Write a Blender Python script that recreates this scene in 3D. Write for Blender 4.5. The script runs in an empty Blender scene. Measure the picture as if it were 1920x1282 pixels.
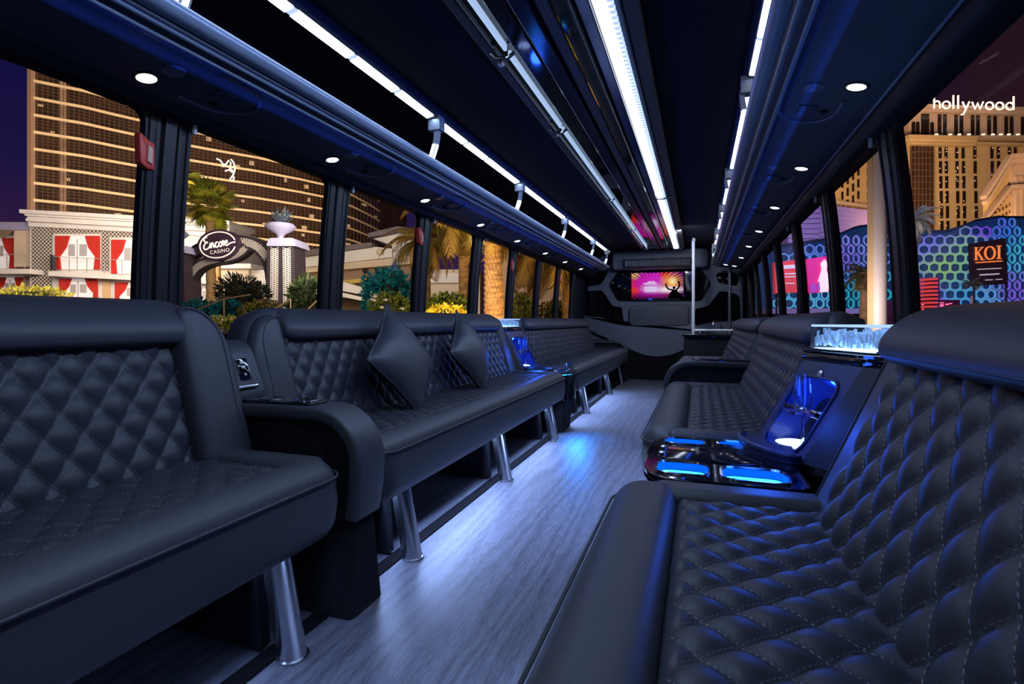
import bpy, bmesh, math, random
from mathutils import Vector, Matrix
from mathutils.geometry import delaunay_2d_cdt
PI = math.pi
rnd = random.Random(7)
scene = bpy.context.scene
COL = scene.collection

# ------------------------------------------------------------------ camera
FPX, XV, YV = 1000.0, 1310.0, 601.0          # focal length in pixels of a 1920 wide frame, vanishing point of the aisle
TH = math.atan((XV - 960.0) / FPX)
SN, CS = math.sin(TH), math.cos(TH)
EYE = Vector((0.53, 0.0, 0.90))
cam_d = bpy.data.cameras.new('camera')
cam = bpy.data.objects.new('camera', cam_d)
COL.objects.link(cam)
cam.location = EYE
cam.rotation_euler = (PI / 2, 0, TH)
cam_d.sensor_width = 36.0
cam_d.lens = 36.0 * FPX / 1920.0
cam_d.shift_y = -(641.0 - YV) / 1920.0
cam_d.clip_start = 0.02
cam_d.clip_end = 800
scene.camera = cam

# ------------------------------------------------------------------ colour management, world
vs = scene.view_settings
vs.view_transform = 'Standard'
vs.look = 'None'
vs.gamma = 1.0
vs.exposure = 0.0
vs.use_curve_mapping = False
try:
    scene.cycles.use_denoising = True
    scene.cycles.max_bounces = 8
    scene.cycles.transparent_max_bounces = 24
    scene.cycles.sample_clamp_indirect = 4.0
    scene.cycles.caustics_reflective = False
    scene.cycles.caustics_refractive = False
except Exception:
    pass

def s2l(c):
    return tuple(((v / 255.0) / 12.92 if v / 255.0 <= 0.04045 else ((v / 255.0 + 0.055) / 1.055) ** 2.4) for v in c)

wd = bpy.data.worlds.new('night_sky')
scene.world = wd
wd.use_nodes = True
nt = wd.node_tree
nt.nodes.clear()
wo = nt.nodes.new('ShaderNodeOutputWorld')
bg = nt.nodes.new('ShaderNodeBackground')
tc = nt.nodes.new('ShaderNodeTexCoord')
sp = nt.nodes.new('ShaderNodeSeparateXYZ')
r1 = nt.nodes.new('ShaderNodeValToRGB')
r2 = nt.nodes.new('ShaderNodeValToRGB')
mr = nt.nodes.new('ShaderNodeMapRange')
mx = nt.nodes.new('ShaderNodeMix'); mx.data_type = 'RGBA'
nt.links.new(tc.outputs['Generated'], sp.inputs[0])
nt.links.new(sp.outputs['Z'], r1.inputs[0]); nt.links.new(sp.outputs['Z'], r2.inputs[0])
def ramp(node, stops):
    el = node.color_ramp.elements
    while len(el) < len(stops): el.new(0.5)
    for e, (p, c) in zip(el, stops):
        e.position = p; e.color = (*s2l(c), 1)
ramp(r1, [(0.0, (62, 34, 58)), (0.22, (28, 20, 66)), (0.45, (7, 9, 56))])       # west: night blue over a violet city glow
ramp(r2, [(0.0, (60, 32, 34)), (0.25, (42, 22, 24)), (0.6, (26, 14, 18))])      # east: brown city glow
mr.inputs['From Min'].default_value = -0.5; mr.inputs['From Max'].default_value = 0.5
nt.links.new(sp.outputs['X'], mr.inputs['Value'])
nt.links.new(mr.outputs[0], mx.inputs[0])
nt.links.new(r1.outputs[0], mx.inputs[6]); nt.links.new(r2.outputs[0], mx.inputs[7])
nt.links.new(mx.outputs[2], bg.inputs[0])
nt.links.new(bg.outputs[0], wo.inputs[0])

# ------------------------------------------------------------------ lamps (the strips, downlights and lit cups carry their own glow in their builders)
FWD = Vector((-SN, CS, 0)); RGT = Vector((CS, SN, 0)); UP = Vector((0, 0, 1))
def at(x, y, d):
    """point seen at pixel x, y at the depth d in metres"""
    return EYE + RGT * ((x - 960.0) / FPX * d) + FWD * d + UP * (-(y - YV) / FPX * d)

def lamp(name, kind, loc, power, color, target=None, size=None, size_y=None, spot=None, blend=0.5, spread=None, along=None):
    l = bpy.data.lights.new(name, kind)
    l.energy = power; l.color = color
    if kind == 'AREA':
        l.shape = 'RECTANGLE' if size_y else 'DISK'
        l.size = size
        if size_y: l.size_y = size_y
        if spread: l.spread = spread
    elif size is not None:
        l.shadow_soft_size = size
    if kind == 'SPOT':
        l.spot_size = spot; l.spot_blend = blend
    o = bpy.data.objects.new(name, l)
    COL.objects.link(o)
    o.location = loc
    if target is not None:
        dr = (Vector(target) - Vector(loc)).normalized()
        if along is not None:               # the long side of a strip lies along this direction
            yv = (Vector(along) - dr * dr.dot(Vector(along))).normalized(); xv = yv.cross(-dr)
            o.rotation_euler = Matrix((xv, yv, -dr)).transposed().to_euler()
        else:
            o.rotation_euler = dr.to_track_quat('-Z', 'Y').to_euler()
    return o
YAX = (0, 1, 0)

WARM = (1.0, 0.62, 0.30); SOFT = (1.0, 0.82, 0.66); COOL = (0.42, 0.60, 1.0); BLUE = (0.02, 0.10, 1.0)
# long ceiling strips: cool white, shining down along the whole saloon
for nm, x, pw, tx in (('strip_glow_left', -0.145, 13, 0.40), ('strip_glow_right', 0.24, 38, -1.15)):
    o = lamp(nm, 'AREA', (x, 3.7, 1.885), pw, COOL, (tx, 3.7, 0.85 if tx < 0 else 0.4), 0.04, 7.6, along=YAX, spread=2.5 if tx < 0 else 1.7)
for nm, x, pw in (('rack_glow_left', -0.70, 9), ('rack_glow_right', 0.725, 0.7)):
    o = lamp(nm, 'AREA', (x, 3.9, 1.895), pw, COOL, (x * 1.2, 3.9, 0), 0.03, 7.0, along=YAX)
# strips under the front edges of the benches, washing the floor and the chrome legs
UNDER = (0.34, 0.50, 1.0)
for nm, y, L, pw in (('underseat_glow_left_rear', 0.6, 1.3, 4), ('underseat_glow_left', 2.85, 2.4, 38), ('underseat_glow_left_front', 5.6, 2.4, 38)):
    lamp(nm, 'AREA', (-0.61, y, 0.258), pw, UNDER, (-0.28, y, 0), 0.04, L, along=YAX, spread=2.2)
for nm, y, L, pw in (('underseat_glow_right_rear', 0.7, 1.2, 3.0), ('underseat_glow_right', 2.9, 1.6, 4), ('underseat_glow_right_front', 5.2, 2.2, 3)):
    lamp(nm, 'AREA', (0.50, y, 0.25), pw, (0.34, 0.50, 1.0), (0.05, y, 0), 0.04, L, along=YAX, spread=1.2)
lamp('console_floor_blue', 'AREA', (-0.44, 4.28, 0.25), 2.2, (0.0, 0.22, 1.0), (-0.28, 4.0, 0), 0.2, 0.05, spread=1.6)
lamp('front_fill', 'AREA', (0.30, 6.2, 1.90), 15, (0.8, 0.88, 1.0), (0.42, 7.3, 1.15), 0.12)  # added fill without a fitting, brightens the pole and the bulkhead
# added blue fill under the racks, without a fitting, to tint the inner fascias
for nm, sx in (('soffit_blue_fill_left', -1), ('soffit_blue_fill_right', 1)):
    lamp(nm, 'AREA', (sx * 0.865, 3.6, 1.602), 0.6, BLUE, (sx * 0.79, 3.6, 1.66), 0.01, 7.6, along=YAX)
# blue strips along the edges of the ceiling feature
lamp('ceiling_blue_left', 'AREA', (-0.245, 3.7, 1.88), 3.5, BLUE, (-1.0, 3.7, 1.6), 0.03, 7.2, along=YAX)
lamp('ceiling_blue_right', 'AREA', (0.365, 3.7, 1.88), 3.5, BLUE, (1.0, 3.7, 1.55), 0.03, 7.2, along=YAX)
# floodlights of the street outside, all turned to the facades
lamp('flood_tower', 'AREA', at(250, 560, 62), 90000, (1.0, 0.72, 0.46), at(330, 230, 140), 50, 12)
lamp('flood_tower_side', 'AREA', at(640, 560, 90), 85000, (1.0, 0.72, 0.46), at(640, 330, 185), 30, 10)
lamp('flood_villa', 'AREA', at(110, 380, 33), 5200, SOFT, at(110, 500, 50), 14, 5)
lamp('flood_gate', 'AREA', at(470, 420, 20), 230, SOFT, at(470, 510, 30), 6, 3)
lamp('flood_lodge', 'AREA', at(690, 400, 26), 2200, SOFT, at(720, 520, 45), 10, 4)
lamp('flood_palms', 'AREA', at(900, 640, 10.5), 220, WARM, at(905, 470, 16), 6, 1.5)
lamp('flood_garden', 'AREA', at(600, 470, 10), 130, (1.0, 0.88, 0.72), at(620, 590, 16), 6, 2)
lamp('flood_hotel', 'AREA', at(1640, 560, 60), 42000, (1.0, 0.60, 0.26), at(1800, 300, 110), 50, 10)
lamp('fan_palm_fill', 'AREA', at(385, 520, 31), 700, (1.0, 0.85, 0.5), at(394, 385, 37), 3, 2)  # added lamp to brighten the fan palm
lamp('flood_hotel_crown', 'AREA', at(1800, 330, 90), 4500, (1.0, 0.70, 0.45), at(1810, 225, 110), 40, 4)
lamp('flood_honeycomb', 'AREA', at(1760, 380, 22), 900, (0.5, 0.45, 1.0), at(1760, 500, 34), 12, 4)
lamp('flood_street_palm', 'AREA', at(1590, 590, 15.5), 150, (1.0, 0.78, 0.55), at(1620, 510, 20), 1.5, 1)

# ------------------------------------------------------------------ materials
MATS = {}
def mat(name, col, rough=0.5, metal=0.0, spec=0.5, emit=None, estr=0.0, var=0.0, vscale=8.0, bump=0.0, bscale=200.0, trans=0.0, ior=1.45, sheen=0.0, coat=0.0, alpha=1.0, stretch=None, kind='noise', objcol=False):
    if name in MATS: return MATS[name]
    m = bpy.data.materials.new(name); MATS[name] = m
    m.use_nodes = True
    t = m.node_tree; b = t.nodes['Principled BSDF']
    b.inputs['Base Color'].default_value = (*col, 1)
    b.inputs['Roughness'].default_value = rough
    b.inputs['Metallic'].default_value = metal
    b.inputs['Specular IOR Level'].default_value = spec
    b.inputs['IOR'].default_value = ior
    b.inputs['Transmission Weight'].default_value = trans
    b.inputs['Coat Weight'].default_value = coat
    b.inputs['Sheen Weight'].default_value = sheen
    b.inputs['Alpha'].default_value = alpha
    if emit is not None:
        b.inputs['Emission Color'].default_value = (*emit, 1)
        b.inputs['Emission Strength'].default_value = estr
    if objcol:
        oi = t.nodes.new('ShaderNodeObjectInfo')
        t.links.new(oi.outputs['Color'], b.inputs['Base Color'])
        if estr: t.links.new(oi.outputs['Color'], b.inputs['Emission Color'])
    co = None
    if var or bump:
        co = t.nodes.new('ShaderNodeTexCoord')
        src = co.outputs['Object']
        if stretch:
            mp = t.nodes.new('ShaderNodeMapping'); mp.inputs['Scale'].default_value = stretch
            t.links.new(src, mp.inputs[0]); src = mp.outputs[0]
    if var:
        n = t.nodes.new('ShaderNodeTexNoise'); n.inputs['Scale'].default_value = vscale; n.inputs['Detail'].default_value = 6
        t.links.new(src, n.inputs['Vector'])
        h = t.nodes.new('ShaderNodeValToRGB')
        h.color_ramp.elements[0].position = 0.3; h.color_ramp.elements[1].position = 0.7
        h.color_ramp.elements[0].color = (*[c * (1 - var) for c in col], 1)
        h.color_ramp.elements[1].color = (*[min(1, c * (1 + var)) for c in col], 1)
        t.links.new(n.outputs[0], h.inputs[0]); t.links.new(h.outputs[0], b.inputs['Base Color'])
    if bump:
        if kind == 'voronoi':
            n2 = t.nodes.new('ShaderNodeTexVoronoi'); n2.inputs['Scale'].default_value = bscale
        else:
            n2 = t.nodes.new('ShaderNodeTexNoise'); n2.inputs['Scale'].default_value = bscale; n2.inputs['Detail'].default_value = 3
        t.links.new(src, n2.inputs['Vector'])
        bp = t.nodes.new('ShaderNodeBump'); bp.inputs['Strength'].default_value = bump; bp.inputs['Distance'].default_value = 0.002
        t.links.new(n2.outputs[0], bp.inputs['Height']); t.links.new(bp.outputs[0], b.inputs['Normal'])
    return m

LEATHER = mat('black_leather', (0.060, 0.064, 0.076), 0.43, spec=0.5, var=0.08, vscale=3, bump=0.12, bscale=420, kind='voronoi')
QUILT = mat('quilted_black_leather', (0.046, 0.049, 0.060), 0.40, spec=0.5, bump=0.18, bscale=500, kind='voronoi')
THREAD = mat('grey_thread', (0.30, 0.30, 0.36), 0.7, var=0.1)
CARPET = mat('black_carpet', (0.012, 0.012, 0.014), 0.95, spec=0.15, var=0.4, vscale=160, bump=0.8, bscale=260)
BLACK = mat('black_panel', (0.012, 0.013, 0.018), 0.55, spec=0.4, var=0.1, vscale=5)
HEADLINER = mat('black_headliner', (0.006, 0.007, 0.012), 0.85, spec=0.2, var=0.15, vscale=4)
SOFFIT = mat('charcoal_soffit_vinyl', (0.10, 0.10, 0.12), 0.5, spec=0.4, var=0.1, vscale=4, bump=0.08, bscale=300)
RAILM = mat('satin_blue_grey_rail', (0.34, 0.40, 0.50), 0.30, metal=0.2, spec=0.6, var=0.05, vscale=6)
RUBBER = mat('black_rubber', (0.014, 0.014, 0.015), 0.42, spec=0.45, var=0.1, vscale=10)
PILLARM = mat('charcoal_pillar', (0.022, 0.023, 0.024), 0.40, spec=0.5, var=0.1, vscale=6)
GLOSS = mat('gloss_black', (0.006, 0.007, 0.010), 0.06, spec=0.7, coat=0.5)
CHROME = mat('polished_chrome', (0.80, 0.82, 0.86), 0.14, metal=1.0, var=0.03, vscale=20)
STEEL = mat('brushed_steel', (0.55, 0.56, 0.60), 0.24, metal=1.0, var=0.06, vscale=30, stretch=(1, 1, 12))
BULK = mat('grey_bulkhead_plastic', (0.17, 0.19, 0.25), 0.5, spec=0.4, var=0.06, vscale=6)
SMOKE = mat('dark_tinted_glass', (0.004, 0.005, 0.008), 0.05, spec=0.6)
LED = mat('white_led_diffuser', (0.9, 0.9, 0.9), 0.4, emit=(0.86, 0.93, 1.0), estr=3.2)
LEDDIM = mat('white_led_diffuser_dim', (0.5, 0.55, 0.65), 0.4, emit=(0.55, 0.70, 1.0), estr=0.8)
LENS = mat('frosted_lens_lit', (1, 1, 1), 0.3, emit=(0.92, 0.96, 1.0), estr=9)
LENSOFF = mat('frosted_lens_unlit', (0.16, 0.18, 0.26), 0.3, spec=0.6, var=0.05)
CUPGLOW = mat('cyan_lit_cup', (0.05, 0.3, 0.6), 0.15, emit=(0.04, 0.55, 1.0), estr=2.6)
CUPBLUE = mat('blue_lit_cup_wall', (0.01, 0.05, 0.35), 0.15, emit=(0.0, 0.09, 0.95), estr=1.2)
CLEAR = mat('clear_acrylic', (0.95, 0.97, 1.0), 0.03, trans=1.0, ior=1.3, spec=0.5)
GLASSWARE = mat('clear_glassware', (0.9, 0.95, 1.0), 0.02, trans=1.0, ior=1.45, spec=0.6)
RED = mat('red_plastic', (0.75, 0.07, 0.04), 0.35, var=0.1)
WHITE = mat('white_plastic', (0.75, 0.75, 0.72), 0.35, var=0.04)

def glass_pane():
    m = bpy.data.materials.new('window_glass'); m.use_nodes = True
    t = m.node_tree; t.nodes.clear()
    o = t.nodes.new('ShaderNodeOutputMaterial'); x = t.nodes.new('ShaderNodeMixShader')
    tr = t.nodes.new('ShaderNodeBsdfTransparent'); g = t.nodes.new('ShaderNodeBsdfGlossy')
    tr.inputs[0].default_value = (0.93, 0.94, 0.95, 1); g.inputs['Roughness'].default_value = 0.02
    f = t.nodes.new('ShaderNodeLayerWeight'); f.inputs[0].default_value = 0.3
    pw = t.nodes.new('ShaderNodeMath'); pw.operation = 'POWER'; pw.inputs[1].default_value = 3
    ml = t.nodes.new('ShaderNodeMath'); ml.operation = 'MULTIPLY_ADD'; ml.inputs[1].default_value = 0.012; ml.inputs[2].default_value = 0.002
    t.links.new(f.outputs['Facing'], pw.inputs[0]); t.links.new(pw.outputs[0], ml.inputs[0]); t.links.new(ml.outputs[0], x.inputs[0]); t.links.new(tr.outputs[0], x.inputs[1]); t.links.new(g.outputs[0], x.inputs[2])
    t.links.new(x.outputs[0], o.inputs[0])
    return m
PANE = glass_pane()

def wood_floor():
    m = bpy.data.materials.new('grey_woodgrain_vinyl'); m.use_nodes = True
    t = m.node_tree; b = t.nodes['Principled BSDF']
    co = t.nodes.new('ShaderNodeTexCoord')
    mp = t.nodes.new('ShaderNodeMapping'); mp.inputs['Scale'].default_value = (1.0, 0.07, 1)
    t.links.new(co.outputs['Object'], mp.inputs[0])
    n = t.nodes.new('ShaderNodeTexNoise'); n.inputs['Scale'].default_value = 260; n.inputs['Detail'].default_value = 8; n.inputs['Roughness'].default_value = 0.7
    t.links.new(mp.outputs[0], n.inputs['Vector'])
    mp2 = t.nodes.new('ShaderNodeMapping'); mp2.inputs['Scale'].default_value = (1.0, 0.13, 1)
    t.links.new(co.outputs['Object'], mp2.inputs[0])
    n3 = t.nodes.new('ShaderNodeTexNoise'); n3.inputs['Scale'].default_value = 7; n3.inputs['Detail'].default_value = 3
    t.links.new(mp2.outputs[0], n3.inputs['Vector'])
    w = t.nodes.new('ShaderNodeTexWave'); w.wave_type = 'BANDS'; w.bands_direction = 'X'
    w.inputs['Scale'].default_value = 5; w.inputs['Distortion'].default_value = 14; w.inputs['Detail'].default_value = 3; w.inputs['Detail Scale'].default_value = 1.2
    t.links.new(mp2.outputs[0], w.inputs['Vector'])
    ad = t.nodes.new('ShaderNodeMath'); ad.operation = 'MULTIPLY_ADD'; ad.inputs[1].default_value = 0.12
    t.links.new(w.outputs['Fac'], ad.inputs[0]); t.links.new(n.outputs[0], ad.inputs[2])
    r = t.nodes.new('ShaderNodeValToRGB')
    r.color_ramp.elements[0].position = 0.40; r.color_ramp.elements[0].color = (0.048, 0.049, 0.062, 1)
    r.color_ramp.elements[1].position = 0.72; r.color_ramp.elements[1].color = (0.155, 0.157, 0.19, 1)
    t.links.new(ad.outputs[0], r.inputs[0]); t.links.new(r.outputs[0], b.inputs['Base Color'])
    b.inputs['Roughness'].default_value = 0.42
    b.inputs['Specular IOR Level'].default_value = 0.4
    bp = t.nodes.new('ShaderNodeBump'); bp.inputs['Strength'].default_value = 0.25; bp.inputs['Distance'].default_value = 0.002
    t.links.new(n.outputs[0], bp.inputs['Height']); t.links.new(bp.outputs[0], b.inputs['Normal'])
    return m
FLOORM = wood_floor()

# ------------------------------------------------------------------ building helpers
ORG = {}
class MB:
    def __init__(s): s.v = []; s.f = []; s.fm = []; s.m = 0
    def add(s, verts, faces):
        o = len(s.v); s.v += [Vector(p) for p in verts]
        for f in faces: s.f.append([o + i for i in f]); s.fm.append(s.m)
        return s
    def hexa(s, p):                     # eight corners: bottom loop then top loop
        return s.add(p, [(3, 2, 1, 0), (4, 5, 6, 7), (0, 1, 5, 4), (1, 2, 6, 5), (2, 3, 7, 6), (3, 0, 4, 7)])
    def box(s, x0, y0, z0, x1, y1, z1):
        return s.hexa([(x0, y0, z0), (x1, y0, z0), (x1, y1, z0), (x0, y1, z0), (x0, y0, z1), (x1, y0, z1), (x1, y1, z1), (x0, y1, z1)])
    def obox(s, o, ax, ay, az):         # box from a corner and three edge vectors
        o, ax, ay, az = map(Vector, (o, ax, ay, az))
        return s.hexa([o, o + ax, o + ax + ay, o + ay, o + az, o + ax + az, o + ax + ay + az, o + ay + az])
    def loft(s, rings, closed=True, cap0=True, cap1=True):
        n = len(rings[0]); vs_ = [p for r in rings for p in r]; fs = []
        for k in range(len(rings) - 1):
            for i in range(n if closed else n - 1):
                j = (i + 1) % n
                fs.append((k * n + i, k * n + j, (k + 1) * n + j, (k + 1) * n + i))
        if cap0: fs.append(tuple(range(n - 1, -1, -1)))
        if cap1: fs.append(tuple((len(rings) - 1) * n + i for i in range(n)))
        return s.add(vs_, fs)
    def grid(s, fn, nu, nv):
        vs_ = [fn(i / nu, j / nv) for j in range(nv + 1) for i in range(nu + 1)]
        fs = [(j * (nu + 1) + i, j * (nu + 1) + i + 1, (j + 1) * (nu + 1) + i + 1, (j + 1) * (nu + 1) + i) for j in range(nv) for i in range(nu)]
        return s.add(vs_, fs)
    def tube(s, path, r, n=10, cap=True):
        path = [Vector(p) for p in path]; rings = []
        rs = r if isinstance(r, (list, tuple)) else [r] * len(path)
        up = None
        for i, p in enumerate(path):
            a = path[max(0, i - 1)]; b = path[min(len(path) - 1, i + 1)]
            t = (b - a).normalized()
            if up is None:
                up = Vector((0, 0, 1)) if abs(t.z) < 0.9 else Vector((0, 1, 0))
            u = (up - t * up.dot(t)).normalized(); w = t.cross(u); up = u
            rings.append([p + (u * math.cos(2 * PI * k / n) + w * math.sin(2 * PI * k / n)) * rs[i] for k in range(n)])
        return s.loft(rings, True, cap, cap)
    def lathe(s, o, prof, n=24, axis=None):
        o = Vector(o); a = Vector(axis or (0, 0, 1)).normalized()
        u = a.orthogonal().normalized(); w = a.cross(u)
        rings = [[o + a * z + (u * math.cos(2 * PI * k / n) + w * math.sin(2 * PI * k / n)) * max(r, 1e-5) for k in range(n)] for r, z in prof]
        return s.loft(rings)
    def slab(s, outline, thick, r, mp, seg=4):
        """rounded plate: outline in its own plane (counter-clockwise), front edge rounded by r; mp(a, b, h) maps to space"""
        n = len(outline)
        nor = []
        for i in range(n):
            p, q = Vector(outline[i - 1]), Vector(outline[(i + 1) % n])
            t = (q - p).normalized(); nor.append(Vector((t.y, -t.x)))
        def ring(ins, h): return [mp(outline[i][0] - nor[i].x * ins, outline[i][1] - nor[i].y * ins, h) for i in range(n)]
        rings = [ring(0, -thick)]
        for k in range(seg + 1):
            a = PI / 2 * k / seg
            rings.append(ring(r * (1 - math.cos(a)), -r + r * math.sin(a)))
        return s.loft(rings)
    def build(s, name, m, parent=None, loc=None, smooth=35, bevel=0.0):
        org = ORG[parent.name] if parent else (Vector(loc) if loc is not None else s.base())
        me = bpy.data.meshes.new(name)
        me.from_pydata([tuple(p - org) for p in s.v], [], s.f)
        for mm in (m if isinstance(m, (list, tuple)) else [m]): me.materials.append(mm)
        if any(s.fm): me.polygons.foreach_set('material_index', s.fm)
        me.validate(); me.update()
        bm = bmesh.new(); bm.from_mesh(me)
        bmesh.ops.recalc_face_normals(bm, faces=bm.faces); bm.to_mesh(me); bm.free()
        if smooth:
            me.shade_smooth(); me.set_sharp_from_angle(angle=math.radians(smooth))
        o = bpy.data.objects.new(name, me); COL.objects.link(o)
        if parent:
            o.parent = parent; ORG[o.name] = org
        else:
            o.location = org; ORG[o.name] = org
        if bevel:
            b = o.modifiers.new('bevel', 'BEVEL'); b.width = bevel; b.segments = 2; b.limit_method = 'ANGLE'; b.angle_limit = math.radians(40)
        return o
    def base(s):
        xs = [p.x for p in s.v]; ys = [p.y for p in s.v]; zs = [p.z for p in s.v]
        return Vector(((min(xs) + max(xs)) / 2, (min(ys) + max(ys)) / 2, min(zs)))

def tag(o, label=None, cat=None, group=None, kind=None):
    if label: o['label'] = label
    if cat: o['category'] = cat
    if group: o['group'] = group
    if kind: o['kind'] = kind
    return o
def thing(name, loc, label, cat, group=None):
    o = bpy.data.objects.new(name, None); COL.objects.link(o); o.location = loc
    o.empty_display_size = 0.05
    ORG[o.name] = Vector(loc)
    return tag(o, label, cat, group)
def dup(root, loc, label, rotz=None, scale=None):
    """copy of a thing with its parts and their sub-parts"""
    def cp(o, parent):
        c = o.copy(); COL.objects.link(c)
        if parent: c.parent = parent
        for ch in list(o.children): cp(ch, c)
        return c
    c = cp(root, None); c.location = loc; c['label'] = label
    if rotz is not None: c.rotation_euler = (0, 0, rotz)
    if scale is not None: c.scale = (scale, scale, scale)
    return c
def arc(cx, cy, r, a0, a1, n):
    return [(cx + r * math.cos(math.radians(a0 + (a1 - a0) * k / n)), cy + r * math.sin(math.radians(a0 + (a1 - a0) * k / n))) for k in range(n + 1)]
def rrect(x0, y0, x1, y1, r, n=5, r_top=None):
    rt = r if r_top is None else r_top
    return arc(x0 + r, y0 + r, r, 180, 270, n) + arc(x1 - r, y0 + r, r, 270, 360, n) + arc(x1 - rt, y1 - rt, rt, 0, 90, n) + arc(x0 + rt, y1 - rt, rt, 90, 180, n)
def round_poly(pts, r, n=4):
    out = []
    m = len(pts)
    for i in range(m):
        p = Vector(pts[i]); a = (Vector(pts[i - 1]) - p); b = (Vector(pts[(i + 1) % m]) - p)
        k = min(r, a.length * 0.45, b.length * 0.45)
        a = p + a.normalized() * k; b = p + b.normalized() * k
        for j in range(n + 1):
            t = j / n
            q = a * (1 - t) ** 2 + p * 2 * t * (1 - t) + b * t * t
            out.append((q.x, q.y))
    return out
def plate(mb, outer, holes, mp, h0, h1):
    """flat plate with holes between heights h0 and h1"""
    pts = []; edges = []
    for loop in [outer] + holes:
        o = len(pts); n = len(loop); pts += [Vector(p) for p in loop]
        edges += [(o + i, o + (i + 1) % n) for i in range(n)]
    vv, ee, ff, ov, oe, of = delaunay_2d_cdt(pts, edges, [], 0, 1e-5)
    def inside(p, loop):
        c = False; n = len(loop)
        for i in range(n):
            x1, y1 = loop[i]; x2, y2 = loop[(i + 1) % n]
            if (y1 > p[1]) != (y2 > p[1]) and p[0] < (x2 - x1) * (p[1] - y1) / (y2 - y1) + x1: c = not c
        return c
    fs = []
    for f in ff:
        c = (sum(vv[i].x for i in f) / len(f), sum(vv[i].y for i in f) / len(f))
        if inside(c, outer) and not any(inside(c, h) for h in holes): fs.append(list(f))
    n = len(vv)
    verts = [mp(p.x, p.y, h1) for p in vv] + [mp(p.x, p.y, h0) for p in vv]
    faces = fs + [[n + i for i in reversed(f)] for f in fs]
    cnt = {}
    for f in fs:
        for i in range(len(f)):
            a, b = f[i], f[(i + 1) % len(f)]
            cnt[(a, b)] = cnt.get((a, b), 0) + 1
    for (a, b) in list(cnt):
        if (b, a) not in cnt: faces.append([b, a, n + a, n + b])
    mb.add(verts, faces)
    return mb
# ================================================================== THE BUS SHELL
Y0, Y1 = -1.7, 8.5
def wx(z):                                   # half width of the saloon at the height z (the sides lean in towards the roof)
    return 1.19 - (0.055 * ((z - 0.8) / 0.78) ** 1.8 if z > 0.8 else 0)
def sub(loop, step=0.08):
    out = []
    for i in range(len(loop)):
        a = Vector(loop[i]); b = Vector(loop[(i + 1) % len(loop)])
        n = max(1, int((b - a).length / step))
        out += [tuple(a.lerp(b, k / n)) for k in range(n)]
    return out

tag(MB().box(-1.22, Y0, -0.04, 1.22, Y1 + 0.3, 0).build('floor', FLOORM, smooth=0), 'grey wood-grain vinyl aisle floor of the bus', kind='structure')
for nm, xa, xb in (('trim_1', -0.585, -0.53), ('trim_2', 0.56, 0.615)):
    tag(MB().box(xa, Y0, 0.0, xb, 7.75, 0.006).build(nm, mat('matte_black_track', (0.004, 0.004, 0.005), 0.9, spec=0.1), smooth=0, bevel=0.002), kind='structure')
mb = MB()
mb.grid(lambda u, v: (-1.19 + 2.38 * u, Y0 + (Y1 + 0.3 - Y0) * v, 1.955 - 0.36 * abs(2 * u - 1) ** 9), 24, 1)
mb.grid(lambda u, v: (-1.19 + 2.38 * u, Y0 + (Y1 + 0.3 - Y0) * v, 1.985 - 0.34 * abs(2 * u - 1) ** 9), 24, 1)
tag(mb.build('ceiling', HEADLINER), kind='structure')

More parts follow.
